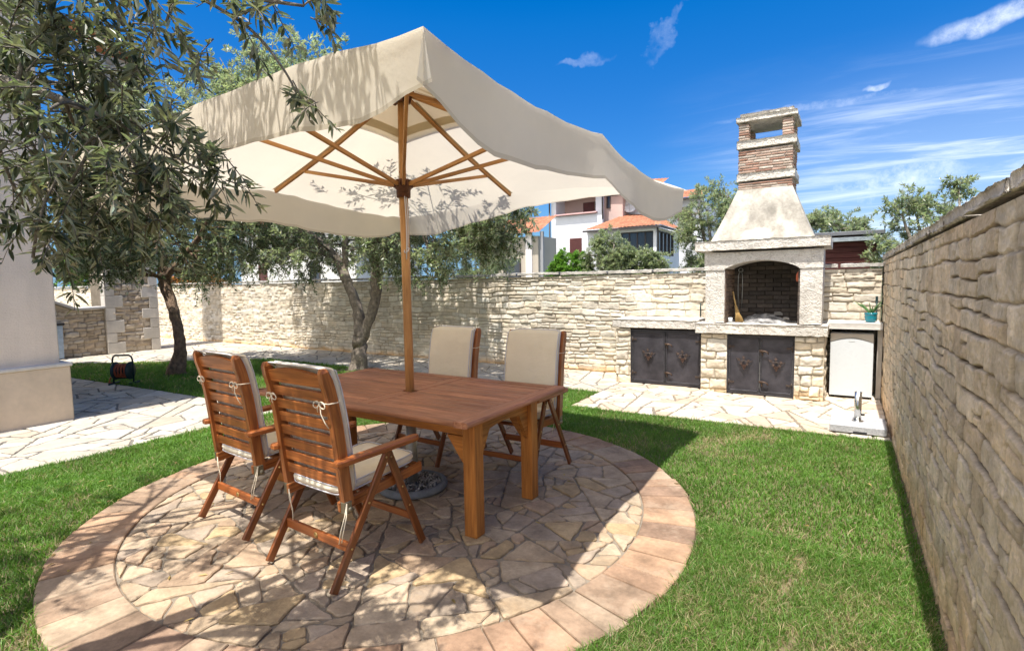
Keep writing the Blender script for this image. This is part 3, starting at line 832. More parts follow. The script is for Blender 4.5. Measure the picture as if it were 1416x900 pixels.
for k in range(8):
    d = nrm((EK[k][0], EK[k][1], 0))
    L = .96 if k % 2 == 0 else .975
    rp = lambda s: canopy_pt(k, s, 0) + np.array((0, 0, -.035))
    tip = rp(L); top = d * .07 + np.array((0, 0, 3.03))
    mb = MB()
    pts = [top, rp(.5), tip]
    for a, b in zip(pts[:-1], pts[1:]): mb.bar(a, b, .023, .031)
    rb = mb.build('rib', MAT['pole'], par)
    s_ = .70 if k % 2 == 0 else .48
    mb = MB(); q = rp(s_) + np.array((0, 0, -.012))
    mb.bar(d * .062 + np.array((0, 0, HZ + .005)), q, .022, .029)
    mb.box(q, (.05, .045, .012), (d, (-d[1], d[0], 0), (0, 0, 1)), .003)
    mb.build('strut', MAT['pole'], rb)
mb = MB()
for o_, l_ in ((0.0, .50), (.018, .42)):
    mb.tube([(.036 + .01 * math.sin(t * 3), -.03 + o_, HZ - .06 - l_ * t) for t in np.linspace(0, 1, 8)], .004, 6)
mb.tube([(.036 + .02 * math.sin(t), -.025 + .012 * math.cos(t), HZ - .06 - l_ * 1.02 + .02 * math.cos(t)) for t in np.linspace(0, 6.3, 12)], .0045, 6)
mb.build('pull_cord', MAT['piping'], par)

pb = thing('parasol_stand', 'round grey concrete parasol stand filled with gravel under the wooden table', 'parasol stand', (PX, PY, 0))
mb = MB(); mb.lathe([(.24, .004), (.265, .01), (.275, .03), (.265, .055), (.245, .064), (.23, .06), (.225, .045), (.02, .045)], seg=40, col=(.20, .22, .24))
mb.build('concrete_ring', MAT['concrete'], pb)
mb = MB(); mb.lathe([(.036, .06), (.044, .06), (.044, .56), (.0365, .56), (.036, .2)], seg=20); mb.build('sleeve', MAT['zinc'], pb)
mb = MB(); rr = np.random.default_rng(5)
for i in range(420):
    a = rr.uniform(0, 6.28); r = math.sqrt(rr.uniform(.04, 1)) * .215; sz = rr.uniform(.008, .02)
    ax = np.linalg.qr(rr.normal(size=(3, 3)))[0]
    mb.box((r * math.cos(a), r * math.sin(a), .05 + rr.uniform(0, .012)), (sz * rr.uniform(.8, 1.6), sz, sz * .8), ax, sz * .25, tuple(np.array((.26, .25, .24)) * rr.uniform(.25, 1.9)))
go_ = mb.build('gravel', MAT['gravel'], pb); go_['kind'] = 'stuff'

# ------------------------------------------------------------------ table
TX0, TX1, TY0, TY1, TZ = -4.05, -1.875, 2.46, 3.75, .785
tb = thing('dining_table', 'big reddish wooden dining table with honey coloured square legs', 'table', ((TX0 + TX1) / 2, (TY0 + TY1) / 2, 0))
def T(p): return np.array((p[0] - tb.location[0], p[1] - tb.location[1], p[2]))
mb = MB(); bw_ = .105; th = .034; zc = TZ - th / 2
def tbar(p, q, w_, h=th, bev=.006, k=1.0): mb.bar(T(p), T(q), w_, h, bev=bev, col=tuple(np.array((1, 1, 1)) * k * rng.uniform(.86, 1.12)))
def nose(p, q, w_):
    """border board with a bull-nose edge"""
    p = T(p); q = T(q); x = nrm(q - p); L = np.linalg.norm(q - p); y = nrm(np.cross((0, 0, 1), x))
    pts = [(-w_ / 2, -th / 2 - .004), (w_ / 2 - .016, -th / 2 - .004)] + [(w_ / 2 - .016 + .018 * math.cos(a), (th / 2 + .002) * math.sin(a) - .002) for a in np.linspace(-1.2, 1.57, 8)] + [(-w_ / 2, th / 2)]
    V = []; 
    for e_, s in ((p, -1), (q, 1)):
        for a, b in pts: V.append(e_ - y * a * 1 + np.array((0, 0, b)))
    n = len(pts); F = [tuple(range(n)), tuple(range(2 * n - 1, n - 1, -1))] + [(i, n + i, n + (i + 1) % n, (i + 1) % n) for i in range(n)]
    off = rng.uniform(-30, 30, 3)
    tc = [(0 if i < n else L, pts[i % n][0], pts[i % n][1]) for i in range(2 * n)]
    mb.add(V, F, np.array(tc) + off, tuple(np.array((1, 1, 1)) * rng.uniform(.9, 1.05)))
nose((TX0, TY0 + bw_ / 2, zc), (TX1 - bw_ - .002, TY0 + bw_ / 2, zc), bw_)
nose((TX1 - bw_ - .002, TY1 - bw_ / 2, zc), (TX0, TY1 - bw_ / 2, zc), bw_)
nose((TX1 - bw_ / 2, TY0, zc), (TX1 - bw_ / 2, TY1, zc), bw_)
nose((TX0 + bw_ / 2, TY1, zc), (TX0 + bw_ / 2, TY0, zc), bw_)
xm = PX
for x0, x1 in ((TX0 + bw_, xm - .055), (xm + .055, TX1 - bw_)):
    n = 11; yy = np.linspace(TY0 + bw_ + .004, TY1 - bw_ - .004, n + 1)
    for i in range(n): tbar((x0 + .004, (yy[i] + yy[i + 1]) / 2, zc), (x1 - .004, (yy[i] + yy[i + 1]) / 2, zc), yy[1] - yy[0] - .007, th - .004, .003)
for s in (-1, 1): tbar((xm, PY + s * .045, zc), (xm, TY1 - bw_ - .004 if s > 0 else TY0 + bw_ + .004, zc), .10, th - .003, .003)
mb.build('tabletop', MAT['table_top'], tb)
LX = (TX0 + .06, TX1 - .055 - .095); LY = (2.60, 3.30)
lw = .095
for y in (LY[0] + lw / 2, LY[1] + lw / 2):                      # long aprons
    mb = MB(); mb.bar(T((LX[0] + lw, y, TZ - .09)), T((LX[1], y, TZ - .09)), .026, .10)
    mb.build('apron', MAT['table_leg'], tb)
for x in (LX[0] + lw / 2, LX[1] + lw / 2):                      # end aprons with an arched underside
    mb = MB()
    n = 14; L = LY[1] - LY[0] - lw; ym = (LY[0] + lw + LY[1]) / 2
    pts = [(L / 2, .05), (-L / 2, .05)] + [(-L / 2 + L * t, -.075 + .055 * math.sin(math.pi * min(1, max(0, (t - .02) / .96))) ** .6) for t in np.linspace(0, 1, n)]
    mb.prism(pts, .03, T((x, ym, TZ - .09)), ((0, 1, 0), (0, 0, 1), (1, 0, 0)))
    for sy in (-1, 1): mb.box(T((x + .0175, ym + sy * L * .28, TZ - .055)), (.004, .035, .03), None, 0, (.25, .2, .2))
    mb.build('end_apron', MAT['table_leg'], tb)
for x in LX:
    for y in LY:
        mb = MB(); mb.box(T((x + lw / 2, y + lw / 2, (TZ - .036) / 2 + .002)), (lw, lw, TZ - .040), None, .005, grain=2)
        lg = mb.build('leg', MAT['table_leg'], tb)
        mb = MB()
        sx = 1 if x < -3 else -1; sy = 1 if y < 3 else -1; c_ = T((x + lw / 2, y + lw / 2, 0))
        z1 = TZ - .145; k = .15
        mb.prism([(0, 0), (k, 0), (k * .9, -.02), (.03, -k * 1.1), (0, -k * 1.25)], .032, c_ + np.array((sx * lw / 2, 0, z1)), ((sx, 0, 0), (0, 0, 1), (0, 1, 0)))
        mb.prism([(0, .03), (k * .8, .03), (k * .7, 0), (.02, -k * 1.0), (0, -k * 1.15)], .031, c_ + np.array((0.002, sy * lw / 2, z1)), ((0, sy, 0), (0, 0, 1), (1, 0, 0)))
        mb.build('brace', MAT['table_leg'], lg)

# ------------------------------------------------------------------ folding armchair
def cushion_mesh(mb, fmap, T_, n=30, m=30, puff=.35, seed=0, mi=0):
    u = np.sin(np.linspace(-1, 1, n) * math.pi / 2 * .98) / math.sin(math.pi / 2 * .98); v = np.sin(np.linspace(-1, 1, m) * math.pi / 2 * .98) / math.sin(math.pi / 2 * .98)
    U, Vv = np.meshgrid(u, v, indexing='ij')
    X = U * np.sqrt(1 - .10 * Vv ** 8); Y = Vv * np.sqrt(1 - .10 * U ** 8)
    h = T_ / 2 * (np.clip((1 - np.abs(U) ** 10), 0, 1) * np.clip((1 - np.abs(Vv) ** 10), 0, 1)) ** puff
    h = h * (.9 + .25 * vn(U * 1.6 + seed, Vv * 1.6, 3)) + (vn(U * 5 + seed, Vv * 4, 8) - .5) * .006 * (h / (T_ / 2))
    for sg in (1, -1):
        P = np.zeros(U.shape + (3,))
        for i in range(n):
            for j in range(m): P[i, j] = fmap(X[i, j], Y[i, j], sg * h[i, j])
        mb.grid(P, None, (1, 1, 1), mi, True, flip=sg < 0)
def ring_pts(fmap, w_, n=64):
    out = []
    for i in range(n + 1):
        a = 2 * math.pi * i / n; c, s = math.cos(a), math.sin(a); k = (abs(c) ** 12 + abs(s) ** 12) ** (-1 / 12)
        x, y = c * k, s * k
        out.append(fmap(x * .985, y * .985, w_))
    return out
POST = [(.140, .43), (.122, .58), (.105, .74), (.086, .90), (.058, 1.05), (.022, 1.17)]
def post_at(z):
    zs = [p[1] for p in POST]; ys = [p[0] for p in POST]
    y = float(np.interp(z, zs, ys)); dy = (float(np.interp(z + .02, zs, ys)) - float(np.interp(z - .02, zs, ys)))
    if z > 1.17: y = ys[-1] - (z - 1.17) * .25
    n = nrm((0, 1, -dy / .04)); return y, n
def make_chair(label):
    t = thing('garden_armchair', label, 'armchair', group='folding armchairs around the dining table')
    wd = MAT['chair']
    for sx in (-1, 1):
        mb = MB(); x = sx * .262
        for a, b in zip(POST[:-1], POST[1:]):
            pass
        # one smooth curved board
        P = []; off = rng.uniform(-40, 40, 3); V = []; TC = []
        zs = np.linspace(.43, 1.165, 16)
        for z in zs:
            y, n = post_at(z); hw = .019; hd = .030 * (1 - .25 * (z > 1.12))
            for (a, b) in ((-1, -1), (1, -1), (1, 1), (-1, 1)):
                V.append((x + a * hw, y + n[1] * b * hd, z + n[2] * b * hd)); TC.append(np.array((z, a * hw, b * hd)) + off)
        y, n = post_at(1.165)
        for (a, b) in ((-1, -1), (1, -1), (1, 1), (-1, 1)): V.append((x + a * .012, y - .002 + b * .014, 1.185)); TC.append(np.array((1.185, a * .012, b * .014)) + off)
        nn = 17; F = [(3, 2, 1, 0), tuple(4 * (nn - 1) + i for i in range(4))]
        for i in range(nn - 1):
            for j in range(4): F.append((i * 4 + j, i * 4 + (j + 1) % 4, i * 4 + 4 + (j + 1) % 4, i * 4 + 4 + j))
        mb.add(V, F, TC)
        po = mb.build('back_post', wd, t)
        mb = MB()
        mb.box((sx * .262, .13, .425), (.046, .05, .07), None, .006); mb.tube([(sx * .235, .14, .41), (sx * .29, .14, .41)], .016, 10)
        mb.build('hinge', MAT['hinge'], po)
    mb = MB()
    z = .525
    for i in range(7):
        zc_ = z + .031; y, n = post_at(zc_); y -= .004
        up = nrm(np.cross((1, 0, 0), n)); up = up if up[2] > 0 else -up
        mb.box((0, y, zc_), (.49, .016, .057), ((1, 0, 0), n, up), .003, col=tuple(np.array((1.12, 1.08, 1.0)) * rng.uniform(.85, 1.15)))
        z += .0785
    mb.build('back_slats', wd, t)
    mb = MB(); y, n = post_at(1.12); n_ = 12                   # arched top rail
    pts = [(-.245, -.047), (.245, -.047)] + [(.245 - .49 * q, .018 + .026 * math.sin(math.pi * q)) for q in np.linspace(0, 1, n_)]
    up = nrm(np.cross((1, 0, 0), n)); up = up if up[2] > 0 else -up
    mb.prism(pts, .018, (0, y - .004, 1.125), ((1, 0, 0), up, -n), col=(1.2, 1.12, 1.05))
    mb.build('top_rail', wd, t)
    for sx in (-1, 1):
        mb = MB(); x = sx * .292                                # armrest with rounded ends
        pts = [(.045, -.022), (.055, -.027)]
        out = [(.05, -.02), (.07, -.029), (.35, -.031), (.60, -.031)] + [(.60 + .045 * math.sin(a), -.031 * math.cos(a)) for a in np.linspace(.3, math.pi - .3, 7)] + [(.60, .031), (.35, .031), (.07, .029), (.05, .02)]
        off = rng.uniform(-40, 40, 3); V = []; TC = []
        for zz, k in ((.663, .80), (.670, 1.0), (.688, 1.0), (.697, .80)):
            for (yy, xx) in out:
                V.append((x + xx * k, .34 + (yy - .34) * (1 if k == 1 else .985), zz + .012 * (yy - .05))); TC.append(np.array((yy, xx, zz)) + off)
        m_ = len(out); F = [tuple(range(m_ - 1, -1, -1)), tuple(3 * m_ + i for i in range(m_))]
        for r in range(3):
            for i in range(m_): F.append((r * m_ + i, r * m_ + (i + 1) % m_, (r + 1) * m_ + (i + 1) % m_, (r + 1) * m_ + i))
        if sx < 0: pass
        mb.add(V, F, TC, (1.1, 1.05, 1.0)); mb.build('armrest', wd, t)
        # legs, each with small brass screws
        for (p, q, xo) in (((0, .012), (.395, .665), .300), ((.675, .012), (.415, .665), .276)):
            mb = MB(); a = np.array((sx * xo, p[0], p[1])); b = np.array((sx * xo, q[0], q[1]))
            mb.bar(a, b, .048, .022, up=(1, 0, 0), bev=.004, col=(.62, .58, .55))
            d = nrm(b - a); L = np.linalg.norm(b - a)
            for f_ in ((.30, .62, .955) if xo > .29 else (.42, .62, .93)):
                c = a + d * L * f_ + np.array((sx * .0115, 0, 0))
                mb.tube([c, c + np.array((sx * .003, 0, 0))], .0065, 8, mi=1)
            mb.build('leg', [wd, MAT['brass']], t)
        mb = MB(); mb.bar((sx * .238, .10, .425), (sx * .238, .715, .475), .024, .058, bev=.004); mb.build('seat_rail', wd, t)
    mb = MB()
    for i in range(6):
        yy = .19 + i * .095; mb.box((0, yy, .456 + .05 * i * .16), (.45, .06, .014), None, .003)
    mb.build('seat_slats', wd, t)
    mb = MB(); mb.bar((-.288, .125, .205), (.288, .125, .205), .020, .056, bev=.004, col=(1.15, 1.05, 1.0)); st = mb.build('stretcher', wd, t)
    mb = MB(); mb.lathe([(.001, .0), (.017, 0), (.017, .003), (.001, .0035)], (0, .1145, .205), 16, ((1, 0, 0), (0, 0, 1), (0, -1, 0))); mb.build('maker_disc', MAT['brass'], st)
    mb = MB(); mb.bar((-.264, .60, .20), (.264, .60, .20), .020, .045, bev=.004, col=(.8, .75, .7)); mb.build('stretcher', wd, t)
    # cushions
    def bmap(u, v, w_):
        z = .84 + v * .375
        y, n = post_at(z)
        fold = max(0.0, z - 1.16)
        return (u * .257, y + n[1] * (.062 + w_) - fold * 1.1, z + n[2] * (.062 + w_) - fold * .35)
    mb = MB(); cushion_mesh(mb, bmap, .052, seed=2)
    bc = mb.build('back_cushion', MAT['cushion'], t)
    mb = MB()
    for w_ in (-.019, .019): mb.tube(ring_pts(bmap, w_), .0042, 6, cap=False)
    mb.build('piping', MAT['piping'], bc)
    def smap(u, v, w_):
        return (u * .232, .40 + v * .285, .520 + v * .022 + w_ + .004 * u * u)
    mb = MB(); cushion_mesh(mb, smap, .062, seed=9)
    sc_ = mb.build('seat_cushion', MAT['cushion'], t)
    mb = MB()
    for w_ in (-.023, .023): mb.tube(ring_pts(smap, w_), .0042, 6, cap=False)
    mb.build('piping', MAT['piping'], sc_)
    for sx in (-1, 1):
        mb = MB(); zt_ = 1.0; y, n = post_at(zt_)
        r = .0028
        mb.tube([(sx * .236, y + .07, zt_), (sx * .286, y + .02, zt_ + .002), (sx * .286, y - .036, zt_ + .004), (sx * .25, y - .040, zt_ + .003), (sx * .20, y - .036, zt_ + .002)], r, 6)
        c = np.array((sx * .222, y - .042, zt_ + .002))
        for k in (-1, 1):
            mb.tube([c + np.array((k * .030 * (1 - math.cos(q)) / 1.2, -.006, .017 * math.sin(q) - .006 * (1 - math.cos(q)))) for q in np.linspace(0, 6.28, 12)], r, 6)
        tail = .13 if sx > 0 else .05
        mb.tube([c, c + np.array((sx * .012, -.006, -tail * .4)), c + np.array((sx * .035, .0, -tail * .75)), c + np.array((sx * .045, .015, -tail))], r, 6)
        mb.tube([c, c + np.array((-sx * .01, -.01, -.02)), c + np.array((-sx * .012, -.006, -.045))], r, 6)
        mb.build('tie', MAT['cushion'], bc); mb = MB()
        # loose strings at the seat joint
        b0 = np.array((sx * .24, .11, .455)); 
        if sx > 0:
            mb.tube([b0 + np.array((.055, 0, 0)), b0 + np.array((.075, -.03, -.05)), b0 + np.array((.062, -.05, -.13)), b0 + np.array((.05, -.055, -.20))], r, 6)
            mb.tube([b0 + np.array((.055, 0, 0)), b0 + np.array((.080, -.025, -.06)), b0 + np.array((.074, -.045, -.14)), b0 + np.array((.066, -.05, -.19))], r, 6)
        else:
            mb.tube([b0 + np.array((.03, -.02, -.02)), b0 + np.array((.05, -.03, -.07)), b0 + np.array((.06, -.02, -.13)), b0 + np.array((.075, -.03, -.19))], r, 6)
            mb.tube([b0 + np.array((.03, -.02, -.02)), b0 + np.array((.06, -.03, -.06)), b0 + np.array((.05, -.02, -.14))], r, 6)
        mb.build('loose_string', MAT['cushion'], bc)
    return t
ch = make_chair('wooden folding armchair nearest the camera, its slatted back turned to us')
ch.location = (-2.515, 1.745, 0); ch.rotation_euler = (0, 0, R_(-3))
dup(ch, (-3.485, 1.86, 0), R_(-4), 'wooden folding armchair on the near side of the table, nearest the plaster house')
dup(ch, (-2.345, 4.16, 0), R_(180 + 1.5), 'cream cushioned armchair facing us across the table, nearest the barbecue')
dup(ch, (-3.255, 4.17, 0), R_(180 - 2), 'cream cushioned armchair facing us across the table, right beside the parasol pole')

# ------------------------------------------------------------------ barbecue
fp = thing('barbecue_fireplace', 'tall stone garden barbecue with brick chimney and arched black firebox', 'barbecue', (-1.02, 8.4, 0))
FY = 7.95
for x0, x1, sd in ((-1.775, -1.42, 61), (-.57, -.23, 62)):
    o = panel_obj('pier', MAT['wall_far'], None, (x0, FY, -.02), (1, 0, 0), (0, 0, 1), (0, -1, 0), x1 - x0, .86, .01, sd, PAL_B, (.08, .18), (.10, .26), dark=(.33, .29, .22), back=.88,
                  stain=((.58, .44, .28), .6, .2), joint=.012, depth=.016, rough=.010)
    adopt(o, fp)
o = panel_obj('pier_side', MAT['wall_far'], None, (-.228, FY + .01, -.02), (0, 1, 0), (0, 0, 1), (1, 0, 0), .88, .86, .015, 64, PAL_B, (.08, .18), (.10, .26), dark=(.33, .29, .22), joint=.012, depth=.006, rough=.006); adopt(o, fp)
mb = MB(); mb.box((-1.0, 8.42, .42), (.86, .84, .83), None, 0, (.3, .29, .27)); part(mb, 'inner_core', MAT['soot'], fp)
mb = MB(); rough_slab(mb, (-1.025, FY + .41, .918), (1.66, 1.0, .155), 7, .012, .009, (1, 1, 1), .012); part(mb, 'hearth_slab', MAT['carved'], fp)
for x0, x1 in ((-1.735, -1.465), (-.54, -.27)):
    mb = MB(); rough_slab(mb, ((x0 + x1) / 2, 8.25, 1.37), (x1 - x0, .62, .75), 8, .014, .004, (1, 1, 1), .008); part(mb, 'jamb', MAT['carved'], fp)
mb = MB(); n = 18                                                    # arched lintel
out = [(-.735, 1.99), (-.735, 1.746), (-.465, 1.746)] + [(-.465 + .925 * t, 1.755 + .115 * math.sin(math.pi * t) ** .75) for t in np.linspace(0.0, 1, n)] + [(.46, 1.746), (.735, 1.746), (.735, 1.99)]
mb.prism(out[::-1], .60, (-1.002, 8.243, 0), ((1, 0, 0), (0, 0, 1), (0, -1, 0)), col=(1, 1, 1)); part(mb, 'arched_lintel', MAT['carved'], fp)
mb = MB()
bk = lambda *a, **k: mb.box(*a, **k)
# firebox of thin bricks: back, two sides, floor, top
def bricks(x0, x1, z0, z1, y, nrm_, cols):
    z = z0; r = 0
    while z < z1 - .01:
        h = min(.062, z1 - z); x = x0 - (r % 2) * .11
        while x < x1 - .01:
            a = max(x, x0); b = min(x + .22, x1)
            if b - a > .02:
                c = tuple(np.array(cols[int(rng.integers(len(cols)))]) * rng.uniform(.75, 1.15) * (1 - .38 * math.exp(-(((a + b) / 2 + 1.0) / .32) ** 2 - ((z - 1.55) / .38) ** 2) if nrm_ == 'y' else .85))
                if nrm_ == 'y': bk(((a + b) / 2, y, z + h / 2), (b - a - .006, .05, h - .006), None, .003, col=c)
                else: bk((y, (a + b) / 2, z + h / 2), (.05, b - a - .006, h - .006), None, .003, col=c)
            x += .22
        z += h; r += 1
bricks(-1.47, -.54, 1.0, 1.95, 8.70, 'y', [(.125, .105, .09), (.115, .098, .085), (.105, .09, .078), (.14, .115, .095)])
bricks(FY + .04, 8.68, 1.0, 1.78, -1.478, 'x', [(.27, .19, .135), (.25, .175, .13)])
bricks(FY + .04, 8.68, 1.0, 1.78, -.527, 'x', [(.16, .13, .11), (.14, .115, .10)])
bk((-1.0, 8.745, 1.48), (1.0, .03, 1.0), None, 0, (.05, .045, .04))
bk((-1.0, 8.33, 1.985), (1.0, .74, .03), None, 0, (.03, .03, .03))
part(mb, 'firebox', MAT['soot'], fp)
mb = MB(); rough_slab(mb, (-1.03, FY + .42, 2.075), (1.68, 1.04, .15), 9, .012, .008, (1, 1, 1), .012); part(mb, 'mantel_slab', MAT['carved'], fp)
mb = MB()                                                            # plastered hood
b4 = [(-1.665, FY + .02), (-.375, FY + .02), (-.375, 8.84), (-1.665, 8.84)]; t4 = [(-1.335, 8.10), (-.655, 8.10), (-.655, 8.74), (-1.335, 8.74)]
for i in range(4):
    a0, a1, c0, c1 = [np.array(q) for q in (b4[i], b4[(i + 1) % 4], t4[i], t4[(i + 1) % 4])]
    nu, nv = 40, 30; P = np.zeros((nu, nv, 3)); C = np.zeros((nu, nv, 3))
    for p in range(nu):
        for q in range(nv):
            u_, v_ = p / (nu - 1), q / (nv - 1); ve = v_ ** .93
            xy = (a0 * (1 - u_) + a1 * u_) * (1 - ve) + (c0 * (1 - u_) + c1 * u_) * ve
            P[p, q] = (*xy, 2.15 + .70 * v_)
            dirt = float(fbm(np.array(u_ * 5. + i), np.array(v_ * 2.2), 71, 4)); st_ = float(fbm(np.array(u_ * 16. + i), np.array(v_ * 1.5), 73, 3))
            k = 1 - .40 * max(0, min(1, (dirt - .36) * 2.6)) * max(0, 1 - abs(v_ - .42) * 1.5) - .75 * max(0, st_ - .42) * (1 - .5 * v_)
            if i == 0:      # the bare white repair patch
                d = ((u_ - .46) / .15) ** 2 + ((v_ - .09) / .13) ** 2 + .7 * (dirt - .5) * 2
                if d < 1: k = 1.25
            C[p, q] = np.array((.60, .555, .475)) * k
    mb.grid(P, None, C, 0, True, flip=False)
part(mb, 'hood', MAT['plaster'], fp)
mb = MB()
def brick_col(x0, x1, y0, y1, z0, z1, solid=True):
    z = z0; r = 0; bh = .034
    pal = [(.38, .21, .15), (.46, .30, .23), (.52, .41, .33), (.35, .20, .145), (.48, .335, .26), (.57, .49, .41)]
    if solid: mb.box(((x0 + x1) / 2, (y0 + y1) / 2, (z0 + z1) / 2), (x1 - x0 - .022, y1 - y0 - .022, z1 - z0 - .002), None, 0, (.54, .48, .41))
    while z < z1 - .012:
        h = min(bh, z1 - z)
        for ax_ in range(2):
            lo, hi = ((x0, x1), (y0, y1))[ax_]
            for face in range(2):
                x = lo - (r % 2) * .10 + rng.uniform(-.02, .02)
                while x < hi - .008:
                    a = max(x, lo); b = min(x + rng.uniform(.17, .24), hi)
                    if b - a > .015:
                        c = tuple(np.array(pal[int(rng.integers(len(pal)))]) * rng.uniform(.8, 1.15)); j = rng.uniform(-.003, .005)
                        e = (y0, y1)[face] if ax_ == 0 else (x0, x1)[face]; sg = -1 if face == 0 else 1
                        if ax_ == 0: mb.box(((a + b) / 2, e - sg * .02 + sg * j, z + h / 2), (b - a - .005, .042, h - .012), None, .004, c)
                        else: mb.box((e - sg * .0205 + sg * j, (a + b) / 2, z + h / 2), (.042, b - a - .047 if (a == lo or b == hi) else b - a - .005, h - .0125), None, .004, c)
                    x = b
        z += h; r += 1
CH = (-1.335, -.655, 8.10, 8.74)
brick_col(*CH, 2.845, 2.945); brick_col(*CH, 3.075, 3.385)
for sx in (0, 1):
    for sy in (0, 1):
        x0 = CH[0] if sx == 0 else CH[1] - .135; y0 = CH[2] if sy == 0 else CH[3] - .135
        brick_col(x0, x0 + .135, y0, y0 + .135, 3.52, 3.745)
part(mb, 'brick_chimney', MAT['brick'], fp)
for z0, z1, ov, sd in ((2.945, 3.075, .03, 1), (3.387, 3.518, .035, 2)):
    mb = MB(); rough_slab(mb, ((CH[0] + CH[1]) / 2, (CH[2] + CH[3]) / 2, (z0 + z1) / 2), (CH[1] - CH[0] + 2 * ov, CH[3] - CH[2] + 2 * ov, z1 - z0), sd, .014, .009, (1, 1, 1), .014); part(mb, 'stone_band', MAT['carved'], fp)
mb = MB(); rough_slab(mb, ((CH[0] + CH[1]) / 2, (CH[2] + CH[3]) / 2, 3.79), (CH[1] - CH[0] + .09, CH[3] - CH[2] + .09, .088), 3, .014, .009, (1, 1, 1), .014)
rough_slab(mb, ((CH[0] + CH[1]) / 2, (CH[2] + CH[3]) / 2, 3.855), (CH[1] - CH[0] + .0, CH[3] - CH[2] + .0, .055), 4, .014, .008, (1, 1, 1), .014)
part(mb, 'chimney_cap', MAT['carved'], fp)

def metal_doors(root, x0, x1, z0, z1, y):
    xm_ = (x0 + x1) / 2
    mb = MB()
    for (a, b) in (((x0, y, z0), (x0, y, z1)), ((x1, y, z0), (x1, y, z1))): mb.bar(a, b, .03, .03, up=(0, 1, 0), bev=.002)
    for z in (z0 + .015, z1 - .015): mb.bar((x0 + .016, y + .001, z), (x1 - .016, y + .001, z), .028, .028, bev=.002)
    mb.box((xm_, y + .035, (z0 + z1) / 2), (x1 - x0 - .02, .02, z1 - z0 - .02), None, 0)
    part(mb, 'door_frame', MAT['iron'], root)
    for s in (-1, 1):
        a, b = (x0 + .018, xm_ - .004) if s < 0 else (xm_ + .004, x1 - .018)
        mb = MB(); nu, nv = 24, 28
        U, V = np.meshgrid(np.linspace(a, b, nu), np.linspace(z0 + .032, z1 - .032, nv), indexing='ij')
        P = np.stack([U, y - .006 + (fbm(U * 4, V * 4, 5) - .5) * .012, V], -1); C = (.75 + .6 * fbm(U * 6, V * 3, 8, 4))[..., None] * np.array((1, .97, 1.0)) 
        mb.grid(P, None, C, 0, True)
        # flat straps round the edge of the leaf
        for z in (z0 + .042, z1 - .042): mb.box(((a + b) / 2, y - .012, z), (b - a, .008, .022), None, .002)
        for x in (a + .011, b - .011): mb.box((x, y - .0125, (z0 + z1) / 2), (.022, .008, z1 - z0 - .107), None, .002)
        for z in np.linspace(z0 + .06, z1 - .06, 4):
            for x in (a + .011, b - .011): mb.lathe([(.008, 0), (.007, .004), (.001, .006)], (x, y - .0165, z), 8, ((1, 0, 0), (0, 0, 1), (0, -1, 0)))
        dr = part(mb, 'metal_door', MAT['iron'], root)
        for z in (z0 + .16, z1 - .16):
            mb = MB(); xh = a + .004 if s < 0 else b - .004
            mb.tube([(xh, y - .018, z - .035), (xh, y - .018, z + .035)], .009, 8); mb.box((xh - s * .035, y - .0185, z), (.07, .006, .026), None, .001)
            sub(mb, 'hinge', MAT['rust'], dr, root)
        # vine with leaves and a bunch of grapes
        cx_, cz_ = (a + b) / 2, z0 + (z1 - z0) * .55
        mb = MB(); yy = y - .028
        mb.tube([(cx_ - .10, y - .015, cz_ + .05), (cx_ - .05, yy - .01, cz_ + .01), (cx_ + .01, yy - .012, cz_ + .02), (cx_ + .06, yy - .008, cz_ - .01), (cx_ + .11, y - .015, cz_ + .02)], .006, 6)
        mb.tube([(cx_, yy, cz_ + .02), (cx_ + .01, yy, cz_ + .06), (cx_ - .02, yy, cz_ + .085)], .004, 6)
        for (lx, lz, rot) in ((-.065, .03, .6), (.06, .02, -.5), (.0, .055, 1.6), (-.03, -.02, 3.6), (.045, -.025, 5.2)):
            pts = [(r * math.cos(q + rot), r * math.sin(q + rot)) for q, r in zip(np.linspace(0, 6.28, 11)[:-1], (.036, .014, .028, .012, .024, .010, .024, .012, .028, .014))]
            mb.prism(pts, .005, (cx_ + lx, yy - .012, cz_ + lz), ((1, .15 * s, 0), (0, .25, 1), (0, -1, .2)), col=(.9, .8, .75))
        for i in range(4):
            for j in range(4 - i):
                mb.lathe([(.001, -.011), (.009, -.006), (.011, 0), (.009, .006), (.001, .011)], (cx_ + .005 + (j - (3 - i) / 2) * .02, yy - .008, cz_ - .045 - i * .018), 8, None, (1.0, .75, .65))
        sub(mb, 'vine_ornament', MAT['rust'], dr, root)
        if s > 0:
            for zz in (z0 + (z1 - z0) * .74, z0 + (z1 - z0) * .22):
                mb = MB(); xx = a + .02
                mb.box((xx, y - .022, zz), (.05, .012, .03), None, .003, (1.6, 1.5, 1.3))
                mb.tube([(xx - .03, y - .03, zz + .01), (xx + .02, y - .05, zz + .012), (xx + .075, y - .045, zz - .005), (xx + .085, y - .03, zz - .03)], .009, 8, (1.5, 1.35, 1.2))
                mb.tube([(xx, y - .03, zz), (xx + .012, y - .035, zz - .06)], .006, 6, (1.4, 1.2, 1.0))
                sub(mb, 'handle', MAT['rust'], dr, root)
metal_doors(fp, -1.415, -.575, .012, .835, FY + .03)

